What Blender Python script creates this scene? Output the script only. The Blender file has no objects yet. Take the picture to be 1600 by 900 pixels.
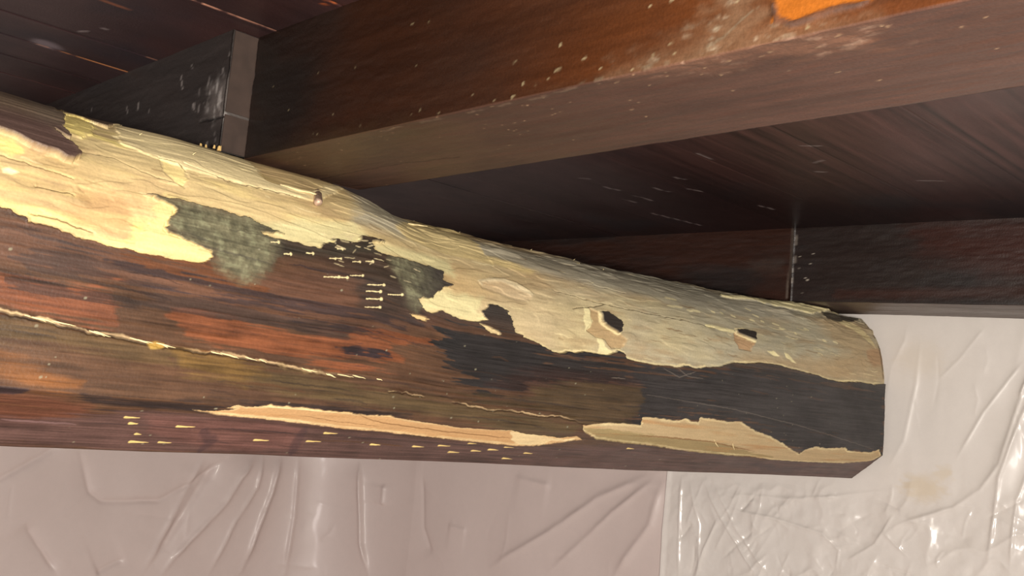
import bpy, math, random
import numpy as np
from mathutils import Matrix, Vector

# ---------- camera, light, world ----------
SC = bpy.context.scene
COL = SC.collection
HZ = 1.55                                   # camera height above the floor; shapes below are worked out from camera level
cam = bpy.data.cameras.new('camera')
cam.sensor_fit = 'HORIZONTAL'; cam.sensor_width = 36.0
cam.lens = 36.0 * 1584.077 / 1600.0
cam.clip_start = .02
cam_o = bpy.data.objects.new('camera', cam); COL.objects.link(cam_o)
cam_o.matrix_world = Matrix(((0.7026674, -0.1493168, -0.6956745, 0), (-0.7059818, -0.0245753, -0.7078035, 0),
                             (0.0885905, 0.9884840, -0.1226832, HZ), (0, 0, 0, 1)))
SC.camera = cam_o

def lamp(name, loc, power, radius, color):
    l = bpy.data.lights.new(name, 'POINT'); l.energy = power; l.shadow_soft_size = radius; l.color = color
    o = bpy.data.objects.new(name, l); o.location = loc; COL.objects.link(o); return o
lamp('work_lamp', (.02, -.20, HZ - .07), 68, .035, (1, .93, .80))
lamp('fill_lamp', (-1.25, -.95, HZ - .42), 150, .25, (1, .90, .86))  # unseen soft fill, added to brighten the end wall and back sheet
w = bpy.data.worlds.new('room_light'); SC.world = w; w.use_nodes = True
w.node_tree.nodes['Background'].inputs[0].default_value = (.95, .90, .92, 1)
w.node_tree.nodes['Background'].inputs[1].default_value = .36
SC.view_settings.view_transform = 'Standard'; SC.view_settings.look = 'None'
SC.view_settings.exposure = 0.0; SC.view_settings.gamma = 1.0; SC.view_settings.use_curve_mapping = False

# ---------- shapes of the long surfaces, in metres (pure numpy) ----------
def sstep(a, b, x):
    t = np.clip((x - a) / (b - a), 0, 1)
    return t * t * (3 - 2 * t)
YF = .831                                   # front face of the old timber
TOPX = np.array([-.7, .0, .27, .39, .52, .63, .74, .94, 1.18, 1.40, 1.55, 1.79])
TOPZ = np.array([.246, .248, .247, .2425, .2385, .2385, .226, .227, .233, .235, .2365, .2385])
def surf_beam(X, s):
    X = np.asarray(X, float); s = np.asarray(s, float)
    T = np.interp(X, TOPX, TOPZ)
    a = .165 - .103 * sstep(1.15, 1.79, X) - .034 * sstep(.34, .44, X) * sstep(.72, .60, X)
    b = .128
    z0 = T - b
    Y = np.full(np.broadcast(X, s).shape, YF); Z = np.zeros(Y.shape)
    th = np.clip((s - .185) / .19, 0, 1) * np.pi / 2
    f = np.clip((s - .07) / .115, 0, 1)
    Y = YF + a * (1 - np.cos(th)); Z = (-.015) * (1 - f) + z0 * f + b * np.sin(th)
    t = np.clip((s - .375) / .095, 0, 1)
    Yt = YF + a + (.26 - a) * t
    Y = np.where(s > .375, Yt, Y); Z = np.where(s > .375, T + (np.maximum(.238, T) - T) * sstep(0, .6, t), Z)
    c = np.clip(1 - s / .07, 0, 1)
    Y = np.where(s < .07, YF + .054 * c, Y); Z = np.where(s < .07, -.015 - .047 * c, Z)
    u = np.clip(-s / .15, 0, 1)
    Y = np.where(s < 0, YF + .054 + .152 * u, Y); Z = np.where(s < 0, -.062, Z)
    u = np.clip((-s - .15) / .07, 0, 1)
    Y = np.where(s < -.15, YF + .206 + .054 * u, Y); Z = np.where(s < -.15, -.062 + .047 * u, Z)
    u = np.clip((-s - .22) / .25, 0, 1)
    Y = np.where(s < -.22, YF + .26, Y); Z = np.where(s < -.22, -.015 + (.238 + .015) * u, Z)
    return X - .113 * (Y - YF) * sstep(1.5, 1.79, X), Y, Z      # its end is cut to meet the slightly skewed end wall
ZC = .3707                                  # underside of the boards overhead
def surf_joist(Y, t, x0, x1, zb):           # t runs down the near side, under, and up the far side
    h = ZC - zb; w = x1 - x0
    X = x0 + np.clip(t - h, 0, w); Z = np.where(t < h, ZC - t, np.where(t < h + w, zb, zb + (t - h - w)))
    return X, Y + 0 * X, Z
J1 = (.52, .668, .238)                      # near length of the first joist
J1F = (.492, .64, .240)                     # its far length
def surf_j1(Y, t): return surf_joist(Y, t, *J1)
def surf_j1f(Y, t): return surf_joist(Y, t, *J1F)
def surf_j2(Y, t):                          # second joist, a little out of square
    zb = .2395 - .018 * np.clip(.9 - Y, 0, 3)
    h = ZC - zb; w = .168
    X0 = 1.529 + (1.472 - Y) * .1127
    X = X0 + np.clip(t - h, 0, w); Z = np.where(t < h, ZC - t, np.where(t < h + w, zb, zb + (t - h - w)))
    return X, Y + 0 * X, Z
def surf_ceil(X, Y): return X, Y, ZC + 0 * X
def surf_wall(Y, z): return 1.806 - .113 * (Y - .83), Y, z
def surf_back(d, z):                        # runs along the end wall, turns the corner, follows the back wall
    d = np.asarray(d, float)                # d = 0 at Y 1.20
    X = 1.775 - .113 * np.clip(d, 0, .8); Y = 1.20 + np.clip(d, 0, .8)
    th = np.clip((d - .8) / .47, 0, 1) * np.pi / 2
    X = X - .3 * (1 - np.cos(th)); Y = Y + .3 * np.sin(th) - 0 * d
    X = X - np.clip(d - 1.27, 0, 9)
    return X, Y, z + 0 * X
# ---------- outlines of stains, bare patches, cracks and folds in each surface's own coordinates (metres) ----------
SPIKE = [[0.6201, 0.371], [0.567, 0.2862], [0.5607, 0.269]]
SLIVERS = [[[0.5287, 0.2929], [0.5714, 0.2856]], [[0.6499, 0.3932], [0.6767, 0.3768]], [[0.7174, 0.3062], [0.7509, 0.3127]], [[1.0682, 0.3682], [1.0237, 0.3133]], [[0.9124, 0.3671], [0.9648, 0.3697]]]
TR = {"bare_top":[[0.1684,0.2078],[0.2291,0.1938],[0.2572,0.1889],[0.2644,0.1882],[0.2719,0.1859],[0.2794,0.1847],[0.2817,0.1826],[0.2945,0.1829],[0.3049,0.1814],[0.318,0.1799],[0.3287,0.1791],[0.3394,0.1789],[0.3478,0.1776],[0.3615,0.1788],[0.3757,0.178],[0.3901,0.1788],[0.402,0.1784],[0.4121,0.1792],[0.4213,0.1793],[0.4351,0.182],[0.4379,0.1848],[0.4394,0.1923],[0.4241,0.1948],[0.4085,0.1976],[0.3945,0.2006],[0.3937,0.2037],[0.3959,0.2081],[0.3994,0.2145],[0.4037,0.2219],[0.3944,0.2255],[0.3857,0.2274],[0.3772,0.2299],[0.3876,0.2297],[0.3964,0.2296],[0.4086,0.2321],[0.4238,0.231],[0.4397,0.2319],[0.4559,0.231],[0.4658,0.2303],[0.476,0.2315],[0.4804,0.2275],[0.4928,0.2272],[0.5045,0.2255],[0.5151,0.2247],[0.5044,0.2236],[0.4895,0.2208],[0.4935,0.218],[0.5026,0.2169],[0.5147,0.2183],[0.5277,0.219],[0.5364,0.2175],[0.5497,0.2174],[0.5542,0.2182],[0.5584,0.2228],[0.5696,0.2269],[0.5733,0.2256],[0.5716,0.2306],[0.5858,0.2313],[0.6035,0.232],[0.6079,0.2378],[0.6088,0.2416],[0.6248,0.242],[0.6429,0.2436],[0.623,0.2379],[0.6235,0.2281],[0.6343,0.2264],[0.6571,0.2297],[0.6803,0.2309],[0.6994,0.2321],[0.7138,0.2326],[0.7243,0.2327],[0.7223,0.2295],[0.7174,0.222],[0.7247,0.2204],[0.7363,0.2207],[0.7349,0.2189],[0.7227,0.2153],[0.7134,0.2098],[0.7035,0.2019],[0.7035,0.1979],[0.6898,0.1952],[0.6782,0.1917],[0.6858,0.1877],[0.691,0.183],[0.7003,0.1819],[0.709,0.1854],[0.7153,0.1882],[0.7249,0.1864],[0.7375,0.1853],[0.7539,0.1848],[0.7685,0.1852],[0.781,0.1887],[0.7767,0.1937],[0.7726,0.1973],[0.7827,0.2014],[0.7831,0.207],[0.7984,0.2076],[0.8136,0.2038],[0.8217,0.1956],[0.8267,0.1855],[0.8284,0.1797],[0.8446,0.1785],[0.8417,0.1759],[0.856,0.1745],[0.8696,0.1713],[0.8846,0.1675],[0.8964,0.1641],[0.9161,0.1637],[0.925,0.1674],[0.9369,0.1674],[0.9548,0.1698],[0.9732,0.1697],[1.001,0.1696],[1.0172,0.175],[1.0221,0.1779],[1.033,0.1746],[1.0404,0.1686],[1.0583,0.1659],[1.0818,0.1652],[1.1031,0.1642],[1.1363,0.1654],[1.1513,0.1644],[1.1689,0.169],[1.197,0.1669],[1.2283,0.1722],[1.251,0.1736],[1.287,0.1824],[1.3251,0.1847],[1.3645,0.189],[1.4114,0.1901],[1.4546,0.1873],[1.4932,0.186],[1.5353,0.1843],[1.5792,0.1801],[1.622,0.1797],[1.6897,0.1845],[1.744,0.1841],[1.8,0.1895],[1.83,0.1895],[1.83,0.62],[-1,0.62],[-1,0.2078]],
"lip":[[0.8846,0.1675],[0.8964,0.1641],[0.9161,0.1637],[0.925,0.1674],[0.9369,0.1674],[0.9548,0.1698],[0.9732,0.1697],[1.001,0.1696],[1.0172,0.175],[1.0221,0.1779],[1.033,0.1746],[1.0404,0.1686],[1.0583,0.1659],[1.0818,0.1652],[1.1031,0.1642],[1.1363,0.1654],[1.1513,0.1644],[1.1689,0.169],[1.197,0.1669],[1.2283,0.1722],[1.251,0.1736],[1.287,0.1824],[1.3251,0.1847],[1.3645,0.189],[1.4114,0.1901],[1.4546,0.1873],[1.4932,0.186],[1.5353,0.1843],[1.5792,0.1801],[1.622,0.1797],[1.6897,0.1845],[1.744,0.1841],[1.8,0.1895]],
"dark_corner":[[-0.9,0.3],[0.1688,0.2779],[0.2302,0.2704],[0.2568,0.256],[0.2654,0.2549],[0.2721,0.2525],[0.2808,0.2498],[0.2912,0.2477],[0.3006,0.2476],[0.3075,0.2442],[0.315,0.2448],[0.3211,0.2535],[0.3202,0.2574],[0.3165,0.2633],[0.3131,0.265],[0.304,0.2722],[0.3021,0.2756],[0.3134,0.2691],[0.316,0.2686],[0.316,0.2752],[0.3138,0.2814],[0.3497,0.3905],[0.3372,0.3775],[0.318,0.3153],[0.3415,0.3275],[0.3643,0.3145],[0.42,0.4],[0.3,0.62],[-0.9,0.62]],
"isle1":[[0.9907,0.2246],[1.0052,0.2254],[1.014,0.2213],[1.0281,0.2162],[1.0319,0.2108],[1.0248,0.1997],[1.0121,0.2033],[0.9998,0.2077],[0.9906,0.2124]],
"isle2":[[1.3111,0.2339],[1.3325,0.2374],[1.3661,0.2362],[1.3597,0.2225],[1.3421,0.2255],[1.3126,0.2291]],
"bare_left":[[0.4416,0.0605],[0.4613,0.0598],[0.4701,0.0625],[0.483,0.0639],[0.4713,0.0663],[0.4823,0.0702],[0.4955,0.0689],[0.5008,0.0702],[0.5161,0.0728],[0.5528,0.0729],[0.5803,0.0717],[0.6096,0.0717],[0.6249,0.0703],[0.6549,0.072],[0.6889,0.0682],[0.7185,0.0654],[0.7591,0.0623],[0.8105,0.0632],[0.8414,0.0646],[0.8694,0.0596],[0.8994,0.0595],[0.9316,0.057],[0.9569,0.0628],[0.9718,0.0574],[0.935,0.0483],[0.9037,0.0397],[0.8651,0.0371],[0.7975,0.0397],[0.7439,0.0427],[0.6945,0.0446],[0.6505,0.0465],[0.6147,0.0467],[0.5845,0.0492],[0.5507,0.0512],[0.514,0.0537],[0.4908,0.0543],[0.4672,0.0557]],
"bare_right":[[0.9593,0.0728],[0.9622,0.0785],[0.9803,0.081],[1.0139,0.0848],[1.0777,0.0853],[1.0806,0.0953],[1.1085,0.096],[1.1404,0.0951],[1.1626,0.0954],[1.1773,0.0995],[1.1884,0.0959],[1.2087,0.0952],[1.2142,0.1024],[1.2447,0.1019],[1.2814,0.0999],[1.3137,0.1025],[1.3408,0.0958],[1.3612,0.0904],[1.4043,0.085],[1.4417,0.0763],[1.4788,0.0652],[1.5129,0.0571],[1.5128,0.0698],[1.5475,0.0755],[1.58,0.0742],[1.647,0.0777],[1.6567,0.0735],[1.6921,0.0732],[1.7384,0.0732],[1.7755,0.0796],[1.7851,0.0652],[1.7721,0.0515],[1.6861,0.0412],[1.6042,0.0389],[1.5333,0.0374],[1.4497,0.0383],[1.3865,0.0433],[1.3177,0.044],[1.2407,0.0459],[1.1796,0.0488],[1.1071,0.0549],[1.0493,0.0564],[0.9972,0.0593]],
"olive_low":[[0.9625,0.0761],[1.0227,0.076],[1.0902,0.0727],[1.1572,0.0684],[1.2422,0.0686],[1.338,0.0596],[1.4432,0.043],[1.3865,0.0433],[1.3177,0.044],[1.2407,0.0459],[1.1788,0.0495],[1.0493,0.0564],[0.9972,0.0593]],
"tan_isle":[[0.972,0.2283],[0.9907,0.2246],[0.9906,0.2124],[0.9998,0.2077],[1.0248,0.1997],[1.0419,0.1932],[1.0297,0.1802],[1.0128,0.1787],[0.9962,0.1894],[0.9772,0.1901],[0.9609,0.1978],[0.9725,0.2106]],
"cream_a":[[0.9601,0.2295],[0.9694,0.228],[0.9741,0.2123],[0.9687,0.2024],[0.9584,0.1953],[0.9556,0.2128]],
"cream_b":[[0.9772,0.1901],[0.9898,0.1904],[1.0039,0.178],[1.0133,0.1747],[1.001,0.1696],[0.9831,0.1705],[0.9868,0.1822]],
"tan_isle2":[[1.3046,0.2302],[1.3416,0.2245],[1.3576,0.2203],[1.3401,0.2044],[1.3117,0.2045],[1.3017,0.2174]],
"cream_c":[[1.2331,0.2355],[1.2658,0.2355],[1.3065,0.2334],[1.3065,0.2275],[1.2858,0.2271],[1.2542,0.2303],[1.2303,0.2284]],
"knot_lens":[[0.7786,0.2313],[0.7951,0.2394],[0.8231,0.2432],[0.8454,0.2402],[0.8652,0.2303],[0.86,0.2217],[0.8373,0.2186],[0.8049,0.2238],[0.7829,0.2259]],
"knot_rim":[[0.7799,0.2345],[0.7959,0.2411],[0.8241,0.245],[0.8468,0.2429],[0.8683,0.2323],[0.8634,0.2284],[0.841,0.2354],[0.8191,0.2393],[0.7948,0.2361],[0.7818,0.2287]],
"mottle_tan1":[[0.6762,0.1951],[0.7814,0.2096],[0.8783,0.215],[0.935,0.2068],[0.8889,0.1789],[0.8011,0.191]],
"red1":[[-0.72,0.1463],[0.2648,0.1426],[0.297,0.1467],[0.3293,0.1491],[0.3552,0.1485],[0.3582,0.1366],[0.3582,0.1229],[0.3276,0.1214],[0.2968,0.1241],[0.268,0.1234],[-0.72,0.1266]],
"red2":[[0.4029,0.142],[0.4327,0.1452],[0.4636,0.1422],[0.5039,0.1411],[0.5465,0.1406],[0.5854,0.142],[0.6067,0.1461],[0.6227,0.1467],[0.6685,0.1521],[0.7148,0.1564],[0.7152,0.153],[0.6736,0.1466],[0.651,0.1358],[0.6675,0.1277],[0.6701,0.1217],[0.6113,0.1146],[0.5505,0.1133],[0.4938,0.117],[0.4482,0.1173],[0.4233,0.1186]],
"redline":[[0.3503,0.179],[0.3758,0.1776],[0.4202,0.1781],[0.4582,0.1779],[0.4994,0.1713],[0.4593,0.1701],[0.4211,0.1721],[0.3852,0.1729]],
"blue_lens":[[0.5831,0.1261],[0.6048,0.1317],[0.6331,0.1317],[0.6481,0.1261],[0.6306,0.1205],[0.5949,0.119]],
"olive1":[[0.4098,0.1096],[0.4435,0.1075],[0.5093,0.1045],[0.6135,0.0995],[0.735,0.094],[0.8348,0.0864],[0.9535,0.0804],[0.9491,0.0634],[0.8643,0.0629],[0.7376,0.0731],[0.6161,0.0809],[0.5119,0.0872],[0.4586,0.0904],[0.4146,0.0977]],
"gold1":[[0.4138,0.11],[0.4432,0.109],[0.4956,0.1053],[0.5102,0.0986],[0.4848,0.0883],[0.4523,0.0909],[0.4208,0.0957]],
"olive0":[[-0.72,0.1227],[0.2687,0.1192],[0.3244,0.1151],[0.4098,0.1096],[0.415,0.0952],[0.3746,0.0963],[0.3207,0.1002],[0.2717,0.1016],[-0.72,0.103]],
"brown_pur":[[-0.72,0.2082],[0.2577,0.1855],[0.3053,0.1792],[0.3619,0.176],[0.4386,0.1798],[0.4982,0.1794],[0.5684,0.2118],[0.6338,0.2236],[0.7128,0.1975],[0.7818,0.1817],[0.6389,0.1491],[0.5034,0.1444],[0.366,0.1502],[0.3126,0.1501],[0.2643,0.1456],[-0.72,0.1502]],
"blackband":[[0.2911,0.1586],[0.3265,0.1602],[0.3598,0.154],[0.4421,0.1569],[0.546,0.144],[0.591,0.1461],[0.5034,0.1444],[0.4253,0.1452],[0.3607,0.1484],[0.3131,0.1466],[0.2881,0.1471]],
"purband2":[[0.3536,0.1758],[0.3848,0.1753],[0.4337,0.1711],[0.4998,0.1686],[0.5727,0.1656],[0.6786,0.1749],[0.7247,0.1731],[0.6376,0.158],[0.5153,0.1582],[0.4418,0.1595],[0.3863,0.1657]],
"orange_ll":[[-0.72,0.103],[0.2735,0.0908],[0.3031,0.0853],[0.3399,0.0771],[0.3384,0.0702],[0.3061,0.0688],[0.2905,0.0734],[0.2758,0.0766],[-0.72,0.0834]],
"lens_ll":[[-0.72,0.0834],[0.2761,0.0749],[0.2882,0.0733],[0.2958,0.0704],[0.2887,0.0635],[0.2791,0.0639],[-0.72,0.0717]],
"red_ll":[[-0.72,0.0756],[0.2793,0.0631],[0.3276,0.0649],[0.3592,0.0518],[0.3488,0.038],[0.3121,0.0261],[0.2943,0.0204],[-0.72,0.0223]],
"dark_ll":[[0.3355,0.0722],[0.379,0.0693],[0.4551,0.0721],[0.5277,0.0741],[0.617,0.0751],[0.6837,0.0731],[0.6504,0.0698],[0.5714,0.0712],[0.4944,0.0697],[0.4621,0.0571],[0.3856,0.0546],[0.3514,0.0577]],
"purple_ch":[[-0.72,0.0372],[0.3188,0.0351],[0.4019,0.0563],[0.5101,0.0533],[0.6342,0.0451],[0.8671,0.0347],[1.0954,0.0527],[1.4428,0.0363],[1.7938,0.0618],[1.7921,-0.001],[1.0184,-0.001],[0.6169,-0.0013],[0.3007,0.0024],[-0.72,0.003]],
"red_ch":[[0.4058,0.0478],[0.5127,0.0487],[0.5737,0.0422],[0.576,0.0134],[0.5371,0.0047],[0.4875,0.0076],[0.4235,0.0222]],
"charcoal":[[0.7084,0.1558],[0.7243,0.1765],[0.782,0.1802],[0.8564,0.1714],[0.9023,0.1631],[1.0383,0.1643],[1.2449,0.1691],[1.3647,0.1862],[1.4811,0.1841],[1.6337,0.1774],[1.8,0.1849],[1.7928,0.0695],[1.6585,0.0691],[1.5175,0.0538],[1.3392,0.0948],[1.2367,0.1011],[1.0806,0.0953],[1.0819,0.0847],[1.0216,0.0848],[1.074,0.0925],[1.0759,0.1339],[0.9181,0.1284],[0.8624,0.1223],[0.8325,0.1049],[0.7771,0.1008],[0.7305,0.1285]],
"ochre_r":[[0.8788,0.1237],[0.9414,0.1304],[1.069,0.1343],[1.077,0.1133],[1.0538,0.0914],[1.0215,0.0856],[0.9657,0.0795],[0.8993,0.0943],[0.7926,0.0961],[0.7336,0.1044],[0.7917,0.1033],[0.8643,0.1072]],
"maroon_r":[[0.8292,0.1308],[0.9044,0.1453],[1.0142,0.1461],[1.0684,0.1392],[1.0163,0.1291],[0.9186,0.1238],[0.8526,0.1139],[0.79,0.1163]],
"greygreen":[[0.3772,0.2299],[0.3944,0.2255],[0.4037,0.2219],[0.3959,0.2081],[0.3938,0.2026],[0.4085,0.1976],[0.4307,0.1917],[0.4396,0.1912],[0.4482,0.1799],[0.4688,0.1728],[0.4912,0.1798],[0.4993,0.1995],[0.5025,0.2151],[0.4895,0.2208],[0.5151,0.2247],[0.4928,0.2272],[0.476,0.2315],[0.4559,0.231],[0.4239,0.2317],[0.3965,0.2302]],
"greygreen2":[[0.6717,0.2334],[0.6996,0.2329],[0.7253,0.233],[0.7174,0.222],[0.7363,0.2207],[0.7134,0.2098],[0.7035,0.1972],[0.6782,0.1917],[0.6858,0.1877],[0.678,0.1793],[0.6664,0.1863],[0.6541,0.2091],[0.6424,0.2226]],
"greygreen3":[[-0.72,0.3366],[0.2767,0.3352],[0.3323,0.3517],[0.3213,0.27],[0.2908,0.2771],[0.3017,0.3976],[-0.72,0.2808]],
"blackish_mid":[[0.5026,0.2169],[0.5534,0.2168],[0.5693,0.2248],[0.6292,0.2421],[0.6259,0.2272],[0.6,0.2172],[0.5532,0.2104],[0.5096,0.2045],[0.4936,0.1869]],
"dark_mid":[[0.5996,0.2043],[0.6687,0.2198],[0.6823,0.1803],[0.6924,0.1727],[0.6372,0.161],[0.6035,0.1683]],
"bright1":[[-0.72,0.2641],[0.2563,0.2518],[0.2669,0.2507],[0.2717,0.2447],[0.2686,0.2365],[0.2552,0.2385],[-0.72,0.2386]],
"bright2":[[0.2586,0.2215],[0.2644,0.2246],[0.2702,0.2223],[0.2663,0.2187],[0.2596,0.2186]],
"bright3":[[0.3372,0.3775],[0.318,0.3153],[0.3499,0.3576],[0.3736,0.3707],[0.3413,0.2889],[0.3288,0.2777],[0.3177,0.2814],[0.3127,0.2886]],
"bright4":[[0.345,0.2932],[0.3774,0.2894],[0.3792,0.2861],[0.3719,0.2809],[0.3536,0.285],[0.3394,0.2848]],
"bright5":[[0.3965,0.2774],[0.4109,0.2767],[0.4199,0.2698],[0.4212,0.2623],[0.4134,0.247],[0.4058,0.2516],[0.3953,0.2614]],
"bright6":[[0.3668,0.1988],[0.3747,0.2],[0.376,0.1923],[0.3686,0.1871],[0.3608,0.183],[0.3552,0.1829],[0.3643,0.1898]],
"bright7":[[0.3952,0.2354],[0.418,0.2352],[0.4025,0.2216],[0.3942,0.2077],[0.3922,0.2001],[0.418,0.1946],[0.4395,0.1918],[0.4375,0.1832],[0.4078,0.1799],[0.3612,0.1802],[0.3336,0.1815],[0.369,0.1846],[0.3786,0.2025],[0.3842,0.2206]],
"bright_tip":[[0.3863,0.3719],[0.4425,0.3857],[0.5059,0.3937],[0.5136,0.2922],[0.5575,0.2893],[0.6624,0.3643],[0.6739,0.3714],[0.5674,0.2764],[0.5292,0.2758],[0.4774,0.2711],[0.4247,0.2715],[0.3908,0.2778],[0.3649,0.2855]],
"bright8":[[0.4826,0.2292],[0.535,0.2452],[0.6089,0.2586],[0.6255,0.2444],[0.6021,0.2331],[0.5536,0.2193],[0.5169,0.2201]],
"bright9":[[0.6228,0.2372],[0.677,0.248],[0.7391,0.2566],[0.748,0.234],[0.7191,0.2342],[0.6717,0.2334],[0.6259,0.2272]],
"bright10":[[0.6809,0.1924],[0.7234,0.2138],[0.7819,0.2133],[0.7726,0.198],[0.778,0.1883],[0.7519,0.1853],[0.7135,0.1871],[0.694,0.1811]],
"tan2":[[0.3201,0.2209],[0.3587,0.2255],[0.3668,0.2107],[0.3651,0.1931],[0.3491,0.1866],[0.3215,0.1922],[0.3,0.1999],[0.3256,0.2061]],
"tan3":[[0.284,0.255],[0.3231,0.2522],[0.2852,0.2443]],
"tan4":[[0.2741,0.2181],[0.3044,0.221],[0.3174,0.2147],[0.2943,0.2108]],
"warm_ridge":[[0.6742,0.2782],[0.8309,0.4009],[0.8179,0.2822],[0.8963,0.2696],[0.879,0.2621],[0.7937,0.2642],[0.7245,0.2648],[0.6861,0.2658]],
"grey_top":[[0.6778,0.3946],[0.7139,0.3234],[0.8428,0.3085],[1.0416,0.3314],[1.2345,0.3634],[1.3485,0.3192],[1.6394,0.39],[1.501,0.2748],[1.2496,0.2639],[1.0278,0.2634],[0.8518,0.2706],[0.6977,0.2685],[0.6089,0.2586]],
"tan_end":[[1.2932,0.1893],[1.4816,0.2057],[1.8021,0.2411],[1.8,0.1895],[1.622,0.1797],[1.4606,0.1873]],
"brown_end":[[1.7303,0.2459],[1.789,0.2523],[1.7984,0.2228],[1.7504,0.2163],[1.7232,0.2275]],
"cream_end":[[1.6642,0.2999],[1.7068,0.3171],[1.741,0.3022],[1.7682,0.2732],[1.7726,0.2505],[1.7409,0.2696],[1.7072,0.2891]],
"cream_strip":[[1.3542,0.3164],[1.4888,0.3326],[1.6392,0.3836],[1.7066,0.3865],[1.7768,0.3959],[1.5855,0.3062],[1.5346,0.3096],[1.4488,0.3114],[1.3516,0.3096]],
"dark_topend":[[1.6337,0.3329],[1.6683,0.3319],[1.7921,0.3581],[1.7302,0.3171],[1.6757,0.305],[1.6353,0.3062]],
"flake_a":[[0.6698,0.1742],[0.6768,0.1751],[0.6875,0.1756],[0.6966,0.175],[0.6925,0.1714],[0.6791,0.1711]],
"flake_b":[[0.7695,0.1846],[0.792,0.1814],[0.8068,0.1772],[0.8051,0.174],[0.7887,0.1751]],
"cream_low":[[0.8434,0.0624],[0.8623,0.0591],[0.8973,0.0569],[0.9404,0.0538],[0.9649,0.0595],[0.9606,0.0514],[0.9219,0.0486],[0.9069,0.0399],[0.8764,0.0391],[0.8571,0.0464]],
"cream_l1":[[1.3887,0.209],[1.4083,0.2118],[1.422,0.2043],[1.4083,0.2031]],
"cream_l2":[[1.4391,0.2117],[1.4542,0.2092],[1.4746,0.1972],[1.4605,0.198],[1.4434,0.2043]],
"j1_orange":[[0.3288,0.0787],[0.3238,0.107],[0.3194,0.1203],[0.3084,0.1239],[0.2938,0.1219],[0.2837,0.1203],[0.2602,0.1211],[0.2381,0.1177]],
"j1_scuff":[[0.3714,0.0762],[0.3637,0.1127],[0.3927,0.1241],[0.4463,0.132],[0.3778,0.1562],[0.3383,0.1393],[0.3145,0.1602],[0.269,0.1692],[0.2654,0.1366],[0.3082,0.1268],[0.3263,0.1167],[0.3374,0.0848]],
"j1_olive":[[0.9138,0.1363],[0.7847,0.1306],[0.6761,0.1366],[0.6449,0.1532],[0.7355,0.1853],[0.8599,0.2183],[0.9408,0.2428]],
"j1_dusk":[[0.9504,-0.0005],[0.8209,0.0523],[0.833,0.1017],[0.888,0.1354],[0.9331,0.1313]],
"j1f_scuff":[[0.9821,0.052],[0.9421,0.0521],[0.94,0.0726],[0.9444,0.0961],[0.9641,0.0967],[0.9809,0.0838]]}
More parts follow.
